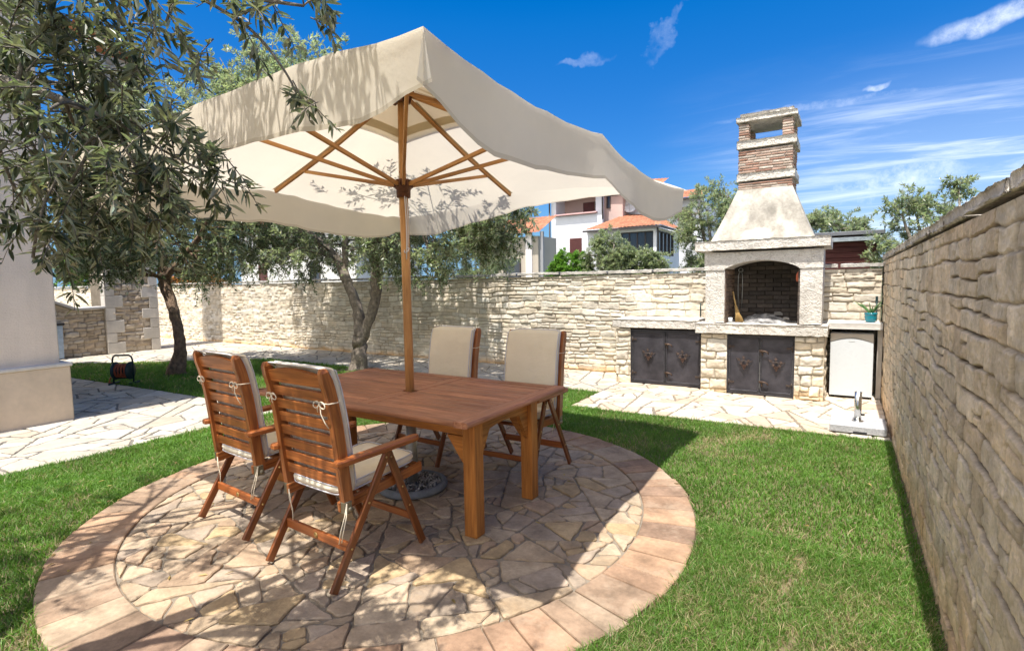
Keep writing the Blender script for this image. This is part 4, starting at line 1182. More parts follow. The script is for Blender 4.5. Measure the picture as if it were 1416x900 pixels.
sc_ = thing('stone_counter', 'low stone counter with two black metal doors left of the barbecue', 'counter', (-2.5, 8.45, 0))
adopt(panel_obj('pier', MAT['wall_far'], None, (-3.13, 8.10, -.02), (1, 0, 0), (0, 0, 1), (0, -1, 0), .24, .885, .01, 66, PAL_B, (.08, .2), (.12, .26), dark=(.33, .29, .22), back=.76, stain=((.58, .46, .36), .5, .2), joint=.012, depth=.016, rough=.010), sc_)
mb = MB(); mb.box((-2.33, 8.50, .42), (1.10, .66, .83), None, 0, (.3, .29, .27)); part(mb, 'inner_core', MAT['soot'], sc_)
mb = MB(); rough_slab(mb, (-2.53, 8.46, .942), (1.33, .83, .15), 11, .012, .010, (.92, .90, .85), .014); part(mb, 'counter_slab', MAT['carved'], sc_)
metal_doors(sc_, -2.885, -1.80, .012, .86, 8.13)

ct = thing('stone_shelf', 'smooth pale stone shelf spanning above the white mini fridge', 'shelf', (.1, 8.58, .95))
mb = MB(); rough_slab(mb, (.095, 8.57, .967), (.62, .60, .095), 12, .02, .003, (.62, .595, .55), .008); part(mb, 'slab', MAT['smooth_stone'], ct)
mb = MB(); rough_slab(mb, (.375, 8.62, .46), (.07, .48, .92), 13, .03, .003, (.50, .46, .40), .008); part(mb, 'side_support', MAT['smooth_stone'], ct)

fr = thing('mini_fridge', 'small white mini fridge with arched door top under the stone shelf', 'fridge', (.07, 8.6, 0))
mb = MB(); mb.box((.07, 8.62, .448), (.49, .46, .85), None, .01, (.92, .92, .92)); part(mb, 'body', MAT['white_enamel'], fr)
mb = MB(); n = 16; zt_ = .745
out = [(-.24, .035), (.24, .035), (.24, zt_)] + [(.24 - .48 * t, zt_ + .055 * math.sin(math.pi * t)) for t in np.linspace(.04, .96, n)] + [(-.24, zt_)]
mb.prism(out, .05, (.07, 8.36, 0), ((1, 0, 0), (0, 0, 1), (0, -1, 0)), col=(1, 1, 1)); d_ = part(mb, 'door', MAT['white_enamel'], fr)
mb = MB(); mb.box((.07, 8.334, .765), (.07, .003, .008), None, .001); sub(mb, 'badge', MAT['zinc'], d_, fr)
out = [(.24 - .48 * t, zt_ + .008 + .055 * math.sin(math.pi * t)) for t in np.linspace(0, 1, n)] + [(-.24, .865), (.24, .865)]
mb = MB(); mb.prism(out[::-1], .03, (.07, 8.375, 0), ((1, 0, 0), (0, 0, 1), (0, -1, 0)), col=(1, 1, 1)); part(mb, 'control_panel', MAT['beige_plastic'], fr)
mb = MB()
for x in (-.13, .27): mb.tube([(x, 8.42, .0), (x, 8.42, .03)], .018, 10)
part(mb, 'foot', MAT['dark'], fr)

pp = thing('potted_aloe', 'spiky aloe in a teal glazed pot on the stone shelf', 'potted plant', (.275, 8.50, 1.0145))
mb = MB(); mb.lathe([(.045, 0), (.062, .02), (.072, .07), (.070, .105), (.076, .11), (.076, .125), (.066, .125), (.062, .10), (.01, .10)], seg=28); mb.build('pot', MAT['teal'], pp)
mb = MB(); rr = np.random.default_rng(3)
for i in range(11):
    a = rr.uniform(0, 6.28) if i > 4 else math.pi + rr.uniform(-.6, .6); L = rr.uniform(.16, .30); ln = rr.uniform(.4, 1.05)
    P = [(0, 0, .095)]; 
    pts = [np.array((math.cos(a) * ln * L * t * (.6 + .4 * t), math.sin(a) * ln * L * t * .5, .095 + L * (t - .25 * ln * t * t))) for t in np.linspace(0, 1, 7)]
    mb.tube(pts, [.011, .012, .0105, .009, .0065, .004, .001], 6)
mb.build('leaves', MAT['aloe'], pp)
tag((lambda m: m.build('metal_rod', MAT['rail']))(MB().tube([(.345, 8.72, 1.015), (.347, 8.81, 1.30)], .009, 8).box((.346, 8.80, 1.30), (.03, .008, .10), None, .003)), 'thin dark rod leaning on the wall behind the teal pot', 'rod')
tag((lambda m: m.build('iron_hook', MAT['rail']))(MB().tube([(-1.99, YB - .035, 1.03), (-1.985, YB - .045, 1.22), (-1.995, YB - .03, 1.24)], .010, 8)), 'short dark iron rod upright on the wall left of the barbecue', 'rod')

# things inside the firebox
bm_ = thing('hand_broom', 'straw hand broom leaning upright in the left corner of the firebox', 'broom', (-1.30, 8.20, 1.0))
mb = MB(); n = 10
pts = np.array([(-.12 + .035, .05, .42), (-.06, .03, .24)]); mb.tube([(-.105, .06, .44), (-.055, .03, .22)], .011, 8); mb.build('handle', MAT['straw'], bm_)
mb = MB(); rr = np.random.default_rng(9)
for i in range(90):
    a = rr.uniform(-1, 1); b = rr.uniform(-1, 1)
    mb.tube([(-.058 + a * .012, .03 + b * .010, .235), (-.03 + a * .03, .02 + b * .018, .12), (.0 + a * .055 + rr.normal(0, .004), .0 + b * .03, .004 + abs(rr.normal(0, .008)))], .0032, 4, tuple(np.array((1, 1, 1)) * rr.uniform(.7, 1.2)))
mb.build('bristles', MAT['straw'], bm_)
tg = thing('grill_tongs', 'metal grill tongs hanging on the left firebox wall', 'tongs', (-1.36, 8.6, 1.45))
for x in (-.028, .028):
    mb = MB(); mb.tube([(x * .3, .02, .30), (x, 0, .22), (x * 1.1, 0, .02), (x * .8, 0, -.28)], .006, 6); mb.build('arm', MAT['zinc'], tg)
mb = MB(); mb.tube([(.03 * math.cos(t), .02, .30 + .03 * math.sin(t)) for t in np.linspace(0, 6.28, 14)], .005, 6, cap=False); mb.build('ring', MAT['zinc'], tg)
tag((lambda m: m.build('tin_cup', MAT['white_enamel'], None, (-1.41, 8.12, .998)))(MB().lathe([(.02, 0), (.026, .005), (.03, .07), (.026, .07), (.022, .01), (.002, .01)], seg=18)), 'tiny white cup standing beside the broom in the firebox', 'cup')
mb = MB(); U, V = np.meshgrid(np.linspace(-1, 1, 50), np.linspace(-1, 1, 30), indexing='ij')
R2 = U ** 2 + V ** 2; P = np.stack([-.98 + U * .36, 8.40 + V * .24, .992 + np.clip(1 - R2, 0, 1) ** .8 * (.06 + .11 * fbm(U * 2.4, V * 2.4, 4))], -1)
mb.grid(P, None, (.30 * np.ones(U.shape + (1,)) + .7 * (fbm(U * 6, V * 6, 5)[..., None] - .5)) * np.array((1, .98, .96)), 0, True)
ah = mb.build('ash_heap', MAT['ash']); tag(ah, 'heap of grey wood ash on the firebox floor', 'ash'); ah['kind'] = 'stuff'
for (x, y, z, s, lb) in ((-.84, 8.40, 1.10, .085, 'pale rounded stone lying on top of the ash heap'), (-.72, 8.30, 1.045, .06, 'small grey stone at the right foot of the ash heap')):
    mb = MB(); rough_slab(mb, (0, 0, 0), (s * 1.7, s * 1.2, s), int(x * -100), .012, .006, (.46, .44, .42), s * .42); o = mb.build('stone', MAT['concrete'], None, (x, y, z)); tag(o, lb, 'stone')
tag((lambda m: m.build('red_mitt', MAT['hose']))(MB().tube([(-.556, 8.03, 1.70), (-.565, 8.035, 1.66), (-.56, 8.03, 1.60), (-.565, 8.035, 1.57)], [.005, .018, .022, .012], 10)), 'small red grill mitt hung at the top right of the firebox', 'mitt')

# loose granite parasol foot
gb = thing('parasol_stand', 'square grey granite parasol stand with upright steel tube by the right wall', 'parasol stand', (.13, 6.66, 0))
mb = MB(); mb.box((0, 0, .047), (.50, .50, .075), None, .006, (.42, .42, .43)); mb.build('granite_slab', MAT['granite'], gb)
mb = MB(); mb.box((.02, -.235, .02), (.12, .04, .026), None, .003); mb.build('wheel_slot', MAT['dark'], gb)
mb = MB(); mb.lathe([(.028, .085), (.0335, .085), (.0335, .40), (.029, .40), (.028, .12)], seg=24); mb.lathe([(.034, .085), (.052, .085), (.052, .092), (.034, .094)], seg=24); tb_ = mb.build('steel_tube', MAT['steel'], gb)
mb = MB(); mb.tube([(.03, -.005, .16), (.062, -.005, .16)], .012, 10); mb.build('clamp_screw', MAT['dark'], tb_)
for dx in (-.2, .2):
    mb = MB(); mb.tube([(dx, -.2, 0), (dx, -.2, .012)], .02, 10); mb.build('foot', MAT['dark'], gb)

# hose cart on the grass
hr = thing('hose_cart', 'small dark hose cart with looped tube handle standing on the shaded grass', 'hose cart', (-10.53, 4.10, 0), R_(35))
hr.scale = (.88, .88, 1.0)
mb = MB()
mb.tube([(-.19, 0, 0), (-.19, 0, .42), (-.17, 0, .47), (-.13, 0, .495), (.13, 0, .495), (.17, 0, .47), (.19, 0, .42), (.19, 0, 0)], .016, 8)
for x in (-.19, .19): mb.tube([(x, -.14, .016), (x, .16, .016)], .016, 8)
mb.tube([(-.19, 0, .10), (.19, 0, .10)], .012, 8)
mb.build('tube_frame', MAT['rail'], hr)
mb = MB(); ax = ((0, 0, 1), (0, 1, 0), (1, 0, 0))
mb.lathe([(.02, -.15), (.15, -.15), (.155, -.135), (.06, -.13), (.055, .13), (.155, .135), (.15, .15), (.02, .15)], (0, .0, .23), 24, ax, (1.3, 1.2, 1.2)); mb.build('drum', MAT['rail'], hr)
mb = MB(); P = []
for i in range(240):
    a = i / 20 * 2 * math.pi; P.append((-.12 + .24 * abs(((i / 80) % 2) - 1), .11 * math.cos(a), .23 + .11 * math.sin(a)))
mb.tube(P, .014, 6); mb.tube([(-.20, .02, .02), (-.26, -.03, .03), (-.27, .03, .10), (-.23, .05, .14), (-.18, .02, .20)], .016, 6)
mb.build('hose', MAT['hose'], hr)

# bin behind the house corner
bn = thing('rubbish_bin', 'pale blue bin with dark lid standing just behind the plaster house corner', 'bin', (-16.0, 4.70, 0))
mb = MB(); mb.prism([(-.24, 0), (.24, 0), (.29, .78), (-.29, .78)], .5, (0, 0, .02), ((1, 0, 0), (0, 0, 1), (0, -1, 0))); mb.build('body', MAT['bin'], bn)
mb = MB(); mb.box((0, 0, .84), (.62, .58, .07), None, .02); mb.build('lid', MAT['dark'], bn)

# ------------------------------------------------------------------ plaster house on the left
ph = thing('plaster_house', 'beige plaster house wall with stone plinth at the left edge', 'house', (-10.5, 0, 0))
mb = MB(); mb.box((-11.28, -2.72, 3.35), (6.0, 10.55, 5.3), None, .01, (.80, .67, .54)); part(mb, 'wall', MAT['stucco'], ph)
mb = MB(); mb.box((-11.25, -2.70, .33), (6.10, 10.66, .70), None, .012, (.62, .50, .365))
for y in (1.55, .1, -1.4): mb.box((-8.2, y, .33), (.006, .008, .66), None, 0, (.34, .30, .24))
part(mb, 'plinth', MAT['plinth'], ph)
mb = MB(); mb.box((-11.24, -2.69, .70), (6.12, 10.68, .045), None, .012, (.62, .58, .52)); part(mb, 'plinth_cap', MAT['smooth_stone'], ph)

def tile_roof(mb, A, B, C, D, pitch=.22, amp=.035, row=.38):
    """barrel tiles on the quad A-B (eave) to D-C (ridge)"""
    A, B, C, D = [np.asarray(q, float) for q in (A, B, C, D)]
    L = np.linalg.norm(B - A); S = np.linalg.norm((C + D) / 2 - (A + B) / 2)
    nu = max(8, int(L / pitch * 6)); nv = max(4, int(S / row * 3))
    U, V = np.meshgrid(np.linspace(0, 1, nu), np.linspace(0, 1, nv), indexing='ij')
    P = (A[None, None] * (1 - U[..., None]) + B * U[..., None]) * (1 - V[..., None]) + (D * (1 - U[..., None]) + C * U[..., None]) * V[..., None]
    n = nrm(np.cross(B - A, D - A)); n = n if n[2] > 0 else -n
    h = np.abs(np.sin(U * L / pitch * math.pi)) * amp + .03 * (1 - ((V * S / row) % 1))
    P = P + h[..., None] * n
    c = (.75 + .5 * vn(U * L / pitch + .5, np.floor(V * S / row) * 3.7, 3))[..., None] * np.array((1, 1, 1))
    mb.grid(P, None, c, 0, False)
mb = MB(); tile_roof(mb, (-8.0, -8.2, 5.9), (-8.0, 2.8, 5.9), (-11.3, 2.8, 7.3), (-11.3, -8.2, 7.3)); tile_roof(mb, (-14.5, 2.8, 5.9), (-14.5, -8.2, 5.9), (-11.3, -8.2, 7.3), (-11.3, 2.8, 7.3))
mb.prism([(-3.1, 0), (3.1, 0), (0, 1.35)], .06, (-11.28, 2.55, 5.95), ((1, 0, 0), (0, 0, 1), (0, -1, 0)), col=(.9, .6, .5))
part(mb, 'roof', MAT['tile'], ph)

# tall narrow stone house end with dressed quoins
sh = thing('stone_tower', 'tall narrow tan stone tower with dressed corner blocks behind the left olive', 'tower', (-16.3, 6.5, 0))
X0 = -15.88
PAL_S2 = [(.50, .41, .31), (.54, .46, .36), (.47, .38, .28), (.56, .49, .40)]
adopt(panel_obj('wall', MAT['wall_far'], None, (X0, 5.90, -.02), (0, 1, 0), (0, 0, 1), (1, 0, 0), 1.20, 7.5, .022, 71, PAL_S2, (.08, .18), (.14, .34), dark=(.26, .21, .15), back=.82, joint=.012, depth=.016, rough=.012), sh)
for y0, s in ((5.90, 1), (7.10, -1)):
  mb = MB(); z = 0; k = 0
  while z < 7.4:
    h = rng.uniform(.24, .34)
    if 1:
        L = .40 if (k + (s > 0)) % 2 else .22
        mb.box((X0 - .09, y0 + s * (L / 2 - .015), z + h / 2), (.24, L, h - .008), None, .008, tuple(np.array((.58, .54, .48)) * rng.uniform(.88, 1.1)))
    z += h; k += 1
  part(mb, 'quoins', MAT['smooth_stone'], sh)
mb = MB(); tile_roof(mb, (X0 + .12, 7.35, 7.35), (X0 - .95, 7.35, 7.35), (X0 - .95, 5.75, 8.15), (X0 + .12, 5.75, 8.15))
mb.bar((X0 + .13, 7.35, 7.31), (X0 + .13, 5.75, 8.10), .06, .10, col=(1.1, 1.6, 2.0)); part(mb, 'roof', MAT['tile'], sh)

lwl = thing('stone_wall', 'low tan stone wall with sloping grey coping left of the stone tower', 'wall', (X0 - .2, 4.5, 0))
adopt(panel_obj('stonework', MAT['wall_far'], None, (X0 - .05, 3.2, -.02), (0, 1, 0), (0, 0, 1), (1, 0, 0), 2.68, 1.16, .02, 73, PAL_S2, (.07, .14), (.12, .3), dark=(.24, .2, .15), back=.3, joint=.012, depth=.016, rough=.012), lwl)
mb = MB(); mb.bar((X0 - .16, 5.88, 1.19), (X0 - .16, 5.30, 1.17), .42, .06, bev=.01, col=(.46, .45, .44)); mb.bar((X0 - .16, 5.31, 1.17), (X0 - .16, 4.3, 1.62), .42, .06, bev=.01, col=(.46, .45, .44))
mb.prism([(3.2, 1.15), (5.28, 1.13), (4.3, 1.58), (3.2, 1.60)], .25, (X0 - .19, 0, 0), ((0, 1, 0), (0, 0, 1), (1, 0, 0)), col=(.5, .43, .34))
part(mb, 'coping', MAT['smooth_stone'], lwl)

# ------------------------------------------------------------------ trees
def leaves_np(B, D, Nn, Ln, Wd, tint, curl=.12):
    """lanceolate leaves: base B, direction D, normal Nn -> 6 vertices and 2 quads each (folded on the midrib)"""
    S = np.cross(D, Nn); S /= np.linalg.norm(S, axis=1)[:, None] + 1e-9; Nn = np.cross(S, D)
    L = Ln[:, None]; w_ = Wd[:, None] / 2
    p0 = B; p5 = B + D * L - Nn * L * curl
    a1 = B + D * L * .35 + S * w_ + Nn * w_ * .25; a2 = B + D * L * .35 - S * w_ + Nn * w_ * .25
    b1 = B + D * L * .70 + S * w_ * .85 - Nn * L * curl * .4 + Nn * w_ * .2; b2 = B + D * L * .70 - S * w_ * .85 - Nn * L * curl * .4 + Nn * w_ * .2
    V = np.stack([p0, a1, b1, p5, b2, a2], 1).reshape(-1, 3)
    k = np.arange(len(B))[:, None] * 6
    F = np.concatenate([k + np.array([0, 1, 2, 3]), k + np.array([0, 3, 4, 5])], 0)
    return V, F, np.repeat(tint, 6, 0)
def leaves_flat(B, D, Nn, Ln, Wd, tint):
    S = np.cross(D, Nn); S /= np.linalg.norm(S, axis=1)[:, None] + 1e-9
    L = Ln[:, None]; w_ = Wd[:, None] / 2
    V = np.stack([B, B + D * L * .45 + S * w_, B + D * L, B + D * L * .45 - S * w_], 1).reshape(-1, 3)
    k = np.arange(len(B))[:, None] * 4
    return V, k + np.array([0, 1, 2, 3]), np.repeat(tint, 4, 0)
def unit(r, n):
    v = r.normal(size=(n, 3)); return v / np.linalg.norm(v, axis=1)[:, None]

def spray(r, c, start, rad, ntw, nlf, L, Wd, droop=.35, twl=(.5, 1.0), tint_var=.25):
    """leafy twigs bursting from a cluster; returns twig polylines and leaf arrays"""
    tw = []; Bs = []; Ds = []; Ns = []; Ls = []; Ws = []; Ts = []
    axis = nrm(np.asarray(c) - start)
    for i in range(ntw):
        o = start + (np.asarray(c) - start) * r.uniform(.45, 1.0) + r.normal(0, rad * .22, 3)
        d = nrm(unit(r, 1)[0] + axis * .5 + np.array((0, 0, .1)))
        l = rad * r.uniform(*twl)
        t = np.linspace(0, 1, 6)[:, None]
        P = o + d * l * t + np.array((0, 0, -1)) * droop * l * t ** 2 + r.normal(0, .02 * l, (6, 3)) * t
        tw.append(P)
        k = nlf; s = np.sort(r.uniform(.08, 1.0, k)); seg = s * 5; i0 = np.clip(seg.astype(int), 0, 4); f = (seg - i0)[:, None]
        b = P[i0] * (1 - f) + P[i0 + 1] * f; td = P[i0 + 1] - P[i0]; td /= np.linalg.norm(td, axis=1)[:, None] + 1e-9
        rv = unit(r, k); sd = np.cross(td, rv); sd /= np.linalg.norm(sd, axis=1)[:, None] + 1e-9
        D = td * r.uniform(.35, 1.0, (k, 1)) + sd; D /= np.linalg.norm(D, axis=1)[:, None]
        nn = unit(r, k) * .6 + np.array((0, 0, 1)); nn /= np.linalg.norm(nn, axis=1)[:, None]
        Bs.append(b); Ds.append(D); Ns.append(nn)
        Ls.append(L * r.uniform(.6, 1.25, k) * (1 - .35 * (s > .9))); Ws.append(Wd * r.uniform(.7, 1.25, k))
        tv = r.uniform(1 - tint_var, 1 + tint_var, (k, 1)) * np.array([[1, 1, 1]]) * (1 + r.uniform(-.12, .12, (k, 3)) * np.array([[1, .4, .8]]))
        Ts.append(tv)
    return tw, np.vstack(Bs), np.vstack(Ds), np.vstack(Ns), np.hstack(Ls), np.hstack(Ws), np.vstack(Ts)

def make_tree(name, label, cat, limbs, clusters, seed, leaf, mat, ntw=7, nlf=26, twr=.0035, group=None, bark=(.30, .26, .21), near=False, droop=.35, trunk_seg=12, gnarl=.16, tint_var=.25, crown_name='crown'):
    r = np.random.default_rng(seed)
    base = limbs[0][0][0]
    t = thing(name, label, cat, tuple(float(q) for q in base), 0, group)
    t_loc = np.array(base, float)
    mb = MB(); pool = []
    for li, (pts, rad) in enumerate(limbs):
        pts = np.array(pts, float); rad = np.array(rad, float)
        # subdivide smoothly with a little wander
        n = len(pts); ts = np.linspace(0, n - 1, (n - 1) * 6 + 1)
        q = np.zeros((len(ts), 3)); 
        for a in range(3):
            i0 = np.clip(ts.astype(int), 0, n - 2); f = ts - i0
            pm = pts[np.clip(i0 - 1, 0, n - 1), a]; p0 = pts[i0, a]; p1 = pts[i0 + 1, a]; p2 = pts[np.clip(i0 + 2, 0, n - 1), a]
            q[:, a] = .5 * (2 * p0 + (p1 - pm) * f + (2 * pm - 5 * p0 + 4 * p1 - p2) * f ** 2 + (3 * p0 - pm - 3 * p1 + p2) * f ** 3)
        rr = np.interp(ts, np.arange(n), rad)
        q[1:] += r.normal(0, 1, (len(ts) - 1, 3)) * rr[1:, None] * .10
        mb.tube(q, rr * (1 + r.normal(0, .05, len(rr))), trunk_seg if rr.max() > .05 else 7, tuple(np.array(bark) * r.uniform(.85, 1.1)), 0, gnarl=gnarl if rr.max() > .03 else .05)
        pool += [(p, k) for p, k in zip(q[len(q) // 3:], rr[len(q) // 3:])]
    for v in range(len(mb.v)): mb.v[v] = tuple(np.array(mb.v[v]) - t_loc)
    pp_ = np.array([p for p, k in pool]); pr_ = np.array([k for p, k in pool])
    br = MB(); LB = []
    for (c, rad, *o) in clusters:
        c = np.array(c, float); nt_ = o[0] if o else ntw; nl_ = o[1] if len(o) > 1 else nlf
        dd = np.linalg.norm(pp_ - c, axis=1) + np.maximum(0, pp_[:, 2] - c[2]) * .4; i = int(np.argmin(dd))
        s = pp_[i]; mid = (s + c) / 2 + r.normal(0, .10 * np.linalg.norm(c - s), 3) + np.array((0, 0, .10 * np.linalg.norm(c - s)))
        tt = np.linspace(0, 1, 7)[:, None]; path = s * (1 - tt) ** 2 + 2 * mid * tt * (1 - tt) + c * tt ** 2
        r0 = min(pr_[i] * .6, .012 + .012 * np.linalg.norm(c - s))
        br.tube(path - t_loc, np.linspace(r0, twr * 1.8, 7), 6, tuple(np.array(bark) * .9))
        tw, B, D, Nn, Ll, Ww, Tt = spray(r, c, path[3], rad, nt_, nl_, leaf[0], leaf[1], droop, tint_var=tint_var)
        for P in tw: br.tube(P - t_loc, np.linspace(twr, twr * .45, len(P)), 4, tuple(np.array(bark) * .8), cap=False)
        LB.append((B - t_loc, D, Nn, Ll, Ww, Tt))
    if mb.v: mb.build('trunk', MAT['bark'], t)
    B, D, Nn, Ll, Ww, Tt = [np.concatenate(q) for q in zip(*LB)]
    V, F, Tn = (leaves_np if near else leaves_flat)(B, D, Nn, Ll, Ww, Tt)
    # twigs and leaves together are the crown
    nb = len(br.v); bv = np.array(br.v)
    me_t = br.build('branches', MAT['bark'], t)
    o = mesh_np(crown_name, V, F, mat, t, Tn)
    return t
def ellipsoid_clusters(r, c, rad, n, rc, keep=None, shell=.45):
    out = []; c = np.array(c, float); rad = np.array(rad, float)
    while len(out) < n:
        v = unit(r, 1)[0] * r.uniform(shell, 1.0) ** .6; p = c + v * rad
        if keep is None or keep(p): out.append((p, rc * r.uniform(.75, 1.25)))
    return out
def cam_px(p):
    c_ = Rm.T @ (np.asarray(p, float) - np.array((0, 0, 1.6)))
    if c_[2] > -.15: return None
    return 708 + F_PX * c_[0] / -c_[2], 450 - F_PX * c_[1] / -c_[2]

# the olive whose branches reach in from the left, its trunk just outside the picture
r = np.random.default_rng(31)
limbs = [([(-3.1, -.55, -.02), (-3.05, -.5, .6), (-2.95, -.42, 1.2), (-2.85, -.3, 1.7)], [.17, .14, .13, .12]),
         ([(-2.85, -.3, 1.65), (-2.75, .0, 2.2), (-2.6, .35, 2.75), (-2.5, .7, 3.2)], [.10, .075, .05, .025]),
         ([(-2.85, -.3, 1.65), (-2.4, -.4, 2.3), (-1.9, -.3, 2.9), (-1.3, -.1, 3.3)], [.09, .07, .05, .022]),
         ([(-2.85, -.3, 1.65), (-3.4, -.1, 2.3), (-3.9, .3, 2.8), (-4.3, .6, 3.1)], [.09, .07, .045, .022]),
         ([(-2.75, .0, 2.2), (-2.45, .30, 2.3), (-2.1, .55, 2.22), (-1.85, .75, 2.1)], [.035, .026, .016, .006]),
         ([(-2.45, .30, 2.3), (-2.1, .62, 2.5), (-1.75, .92, 2.52), (-1.45, 1.12, 2.47)], [.022, .016, .010, .004]),
         ([(-1.75, .92, 2.52), (-1.62, 1.04, 2.42), (-1.56, 1.12, 2.30), (-1.54, 1.16, 2.2)], [.006, .005, .004, .003])]
cl = []
vis = [((-2.02, .60, 2.28), .36, 23, 35), ((-1.86, .60, 2.10), .34, 14, 30), ((-1.95, .66, 1.92), .28, 14, 30), ((-1.80, .84, 2.06), .25, 14, 26), ((-1.85, .82, 1.93), .22, 14, 26),
       ((-2.25, .68, 2.05), .36, 16, 30), ((-2.25, .78, 2.30), .34, 14, 30), ((-2.0, .85, 2.45), .26, 12, 24), ((-1.75, .86, 2.40), .22, 8, 19), ((-2.35, .72, 2.55), .4, 14, 30),
       ((-1.55, 1.06, 2.47), .18, 8, 16), ((-1.55, 1.16, 2.20), .15, 5, 14), ((-2.02, .58, 1.70), .15, 6, 16), ((-1.74, .96, 1.97), .15, 8, 19), ((-2.45, .72, 1.85), .30, 14, 26),
       ((-2.35, .95, 2.05), .28, 14, 26), ((-2.15, .95, 1.88), .24, 12, 26), ((-1.41, 1.16, 2.50), .15, 6, 15), ((-1.60, 1.0, 2.56), .18, 7, 16), ((-1.95, .56, 2.45), .3, 14, 26), ((-1.68, .74, 2.42), .22, 8, 19)]
cl += vis
def above(p):
    q = cam_px(p)
    return q is None or q[1] < -75 or q[0] < -60 or q[0] > 1480
k = 0
while k < 68:
    p = np.array((r.uniform(-5.3, -.75), r.uniform(-1.2, 1.15), r.uniform(2.55, 4.2)))
    # leave the gaps through which the sun reaches the patio
    gx, gy = p[0] - .03 * p[2], p[1] + .385 * p[2]
    if ((gx + 1.65) / .62) ** 2 + ((gy - 2.12) / .33) ** 2 < 1: continue
    if ((gx + 4.0) / .8) ** 2 + ((gy - 2.1) / .35) ** 2 < 1 and r.random() < .8: continue
    if gx > -.72 + .1 * r.normal(): continue
    if not above(p): continue
    cl.append((p, r.uniform(.30, .48), 8, 20)); k += 1
for q in range(17): cl.append((np.array((-3.6 + 2.3 * q / 16 + r.normal(0, .05), 1.12 + r.normal(0, .05), 3.12 + r.normal(0, .08))), .26, 7, 18))
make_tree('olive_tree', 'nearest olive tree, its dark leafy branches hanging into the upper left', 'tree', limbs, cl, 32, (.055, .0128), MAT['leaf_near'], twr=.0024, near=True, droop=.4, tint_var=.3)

OG = 'olive trees on the lawn'
# single leaning trunk
r = np.random.default_rng(41)
limbs = [([(-10.85, 5.1, -.03), (-10.66, 5.1, .5), (-10.72, 5.1, 1.0), (-10.98, 5.1, 1.6), (-11.12, 5.1, 2.05)], [.17, .105, .098, .095, .10]),
         ([(-11.1, 5.1, 1.98), (-11.5, 5.2, 2.7), (-11.7, 5.2, 3.6), (-11.6, 5.3, 4.6)], [.085, .07, .05, .02]),
         ([(-11.05, 5.1, 1.85), (-10.5, 5.15, 2.15), (-9.9, 5.3, 2.7), (-9.5, 5.5, 3.6)], [.08, .065, .05, .02]),
         ([(-11.1, 5.1, 2.0), (-11.2, 4.6, 2.6), (-11.0, 4.2, 3.3)], [.06, .045, .02])]
cl = ellipsoid_clusters(r, (-10.9, 5.2, 3.55), (2.5, 1.9, 2.0), 150, .52, lambda p: p[2] > 1.9)
cl += ellipsoid_clusters(r, (-11.0, 5.0, 2.15), (2.3, 1.5, .45), 34, .38, lambda p: p[2] > 1.75)
make_tree('olive_tree', 'olive tree with a single leaning trunk on the shaded grass', 'tree', limbs, cl, 42, (.088, .026), MAT['leaf'], ntw=10, nlf=36, group=OG, bark=(.27, .185, .125))
# twin trunk
r = np.random.default_rng(51)
limbs = [([(-7.97, 7.05, -.03), (-7.93, 7.05, .35), (-7.89, 7.05, .75)], [0.185, 0.143, 0.134]),
         ([(-7.89, 7.05, .65), (-7.95, 7.05, 1.15), (-8.19, 7.05, 1.7), (-8.59, 7.0, 2.3), (-9.26, 6.95, 2.75)], [0.118, 0.105, 0.097, 0.080, 0.042]),
         ([(-7.84, 7.08, .65), (-7.57, 7.1, 1.2), (-7.45, 7.1, 1.75), (-7.41, 7.1, 2.4), (-7.29, 7.0, 3.3)], [0.101, 0.092, 0.101, 0.076, 0.042]),
         ([(-8.19, 7.05, 1.7), (-8.29, 7.1, 2.3), (-8.24, 7.15, 3.0), (-8.29, 7.2, 4.2)], [0.067, 0.059, 0.050, 0.017]),
         ([(-7.43, 7.1, 1.9), (-6.99, 7.0, 2.35), (-6.30, 6.9, 2.65), (-5.30, 6.7, 2.85)], [0.050, 0.042, 0.034, 0.015]),
         ([(-7.41, 7.1, 2.4), (-6.90, 7.0, 3.1), (-6.10, 6.6, 3.6), (-5.10, 5.8, 3.7), (-4.20, 4.6, 3.5)], [0.046, 0.038, 0.029, 0.018, 0.007]),
         ([(-9.26, 6.95, 2.75), (-10.00, 6.9, 3.2), (-10.40, 6.9, 4.0)], [0.042, 0.029, 0.013])]
cl = ellipsoid_clusters(r, (-8.5, 7.0, 3.9), (3.0, 1.9, 2.3), 190, .52, lambda p: p[2] > 2.15)
cl += ellipsoid_clusters(r, (-6.0, 6.9, 2.45), (1.5, 1.0, .75), 46, .42, lambda p: p[2] > 1.75)
cl += ellipsoid_clusters(r, (-9.8, 7.0, 2.35), (1.2, 1.0, .6), 26, .42, lambda p: p[2] > 1.8)
cl += ellipsoid_clusters(r, (-10.6, 7.2, 5.85), (2.3, 1.1, .95), 70, .45)
cl += ellipsoid_clusters(r, (-4.4, 6.8, 2.6), (.45, .6, .62), 18, .30)
cl += ellipsoid_clusters(r, (-4.95, 6.9, 2.75), (.85, .8, .75), 32, .36, lambda p: p[2] > 1.9)
cl += [((-4.3, 4.3, 3.4), .38, 7, 18), ((-4.15, 3.45, 3.1), .34, 6, 15), ((-3.75, 3.55, 3.1), .30, 6, 15), ((-4.0, 3.85, 3.2), .36, 6, 16), ((-3.5, 3.85, 3.15), .28, 5, 14), ((-3.3, 4.05, 3.35), .34, 6, 16), ((-3.85, 4.45, 3.5), .36, 6, 16), ((-2.95, 4.3, 3.35), .28, 5, 14), ((-4.45, 4.75, 3.55), .42, 6, 16), ((-4.0, 4.25, 3.45), .36, 6, 16), ((-3.55, 4.2, 3.5), .32, 5, 16), ((-4.9, 5.3, 3.7), .45, 7, 18)]
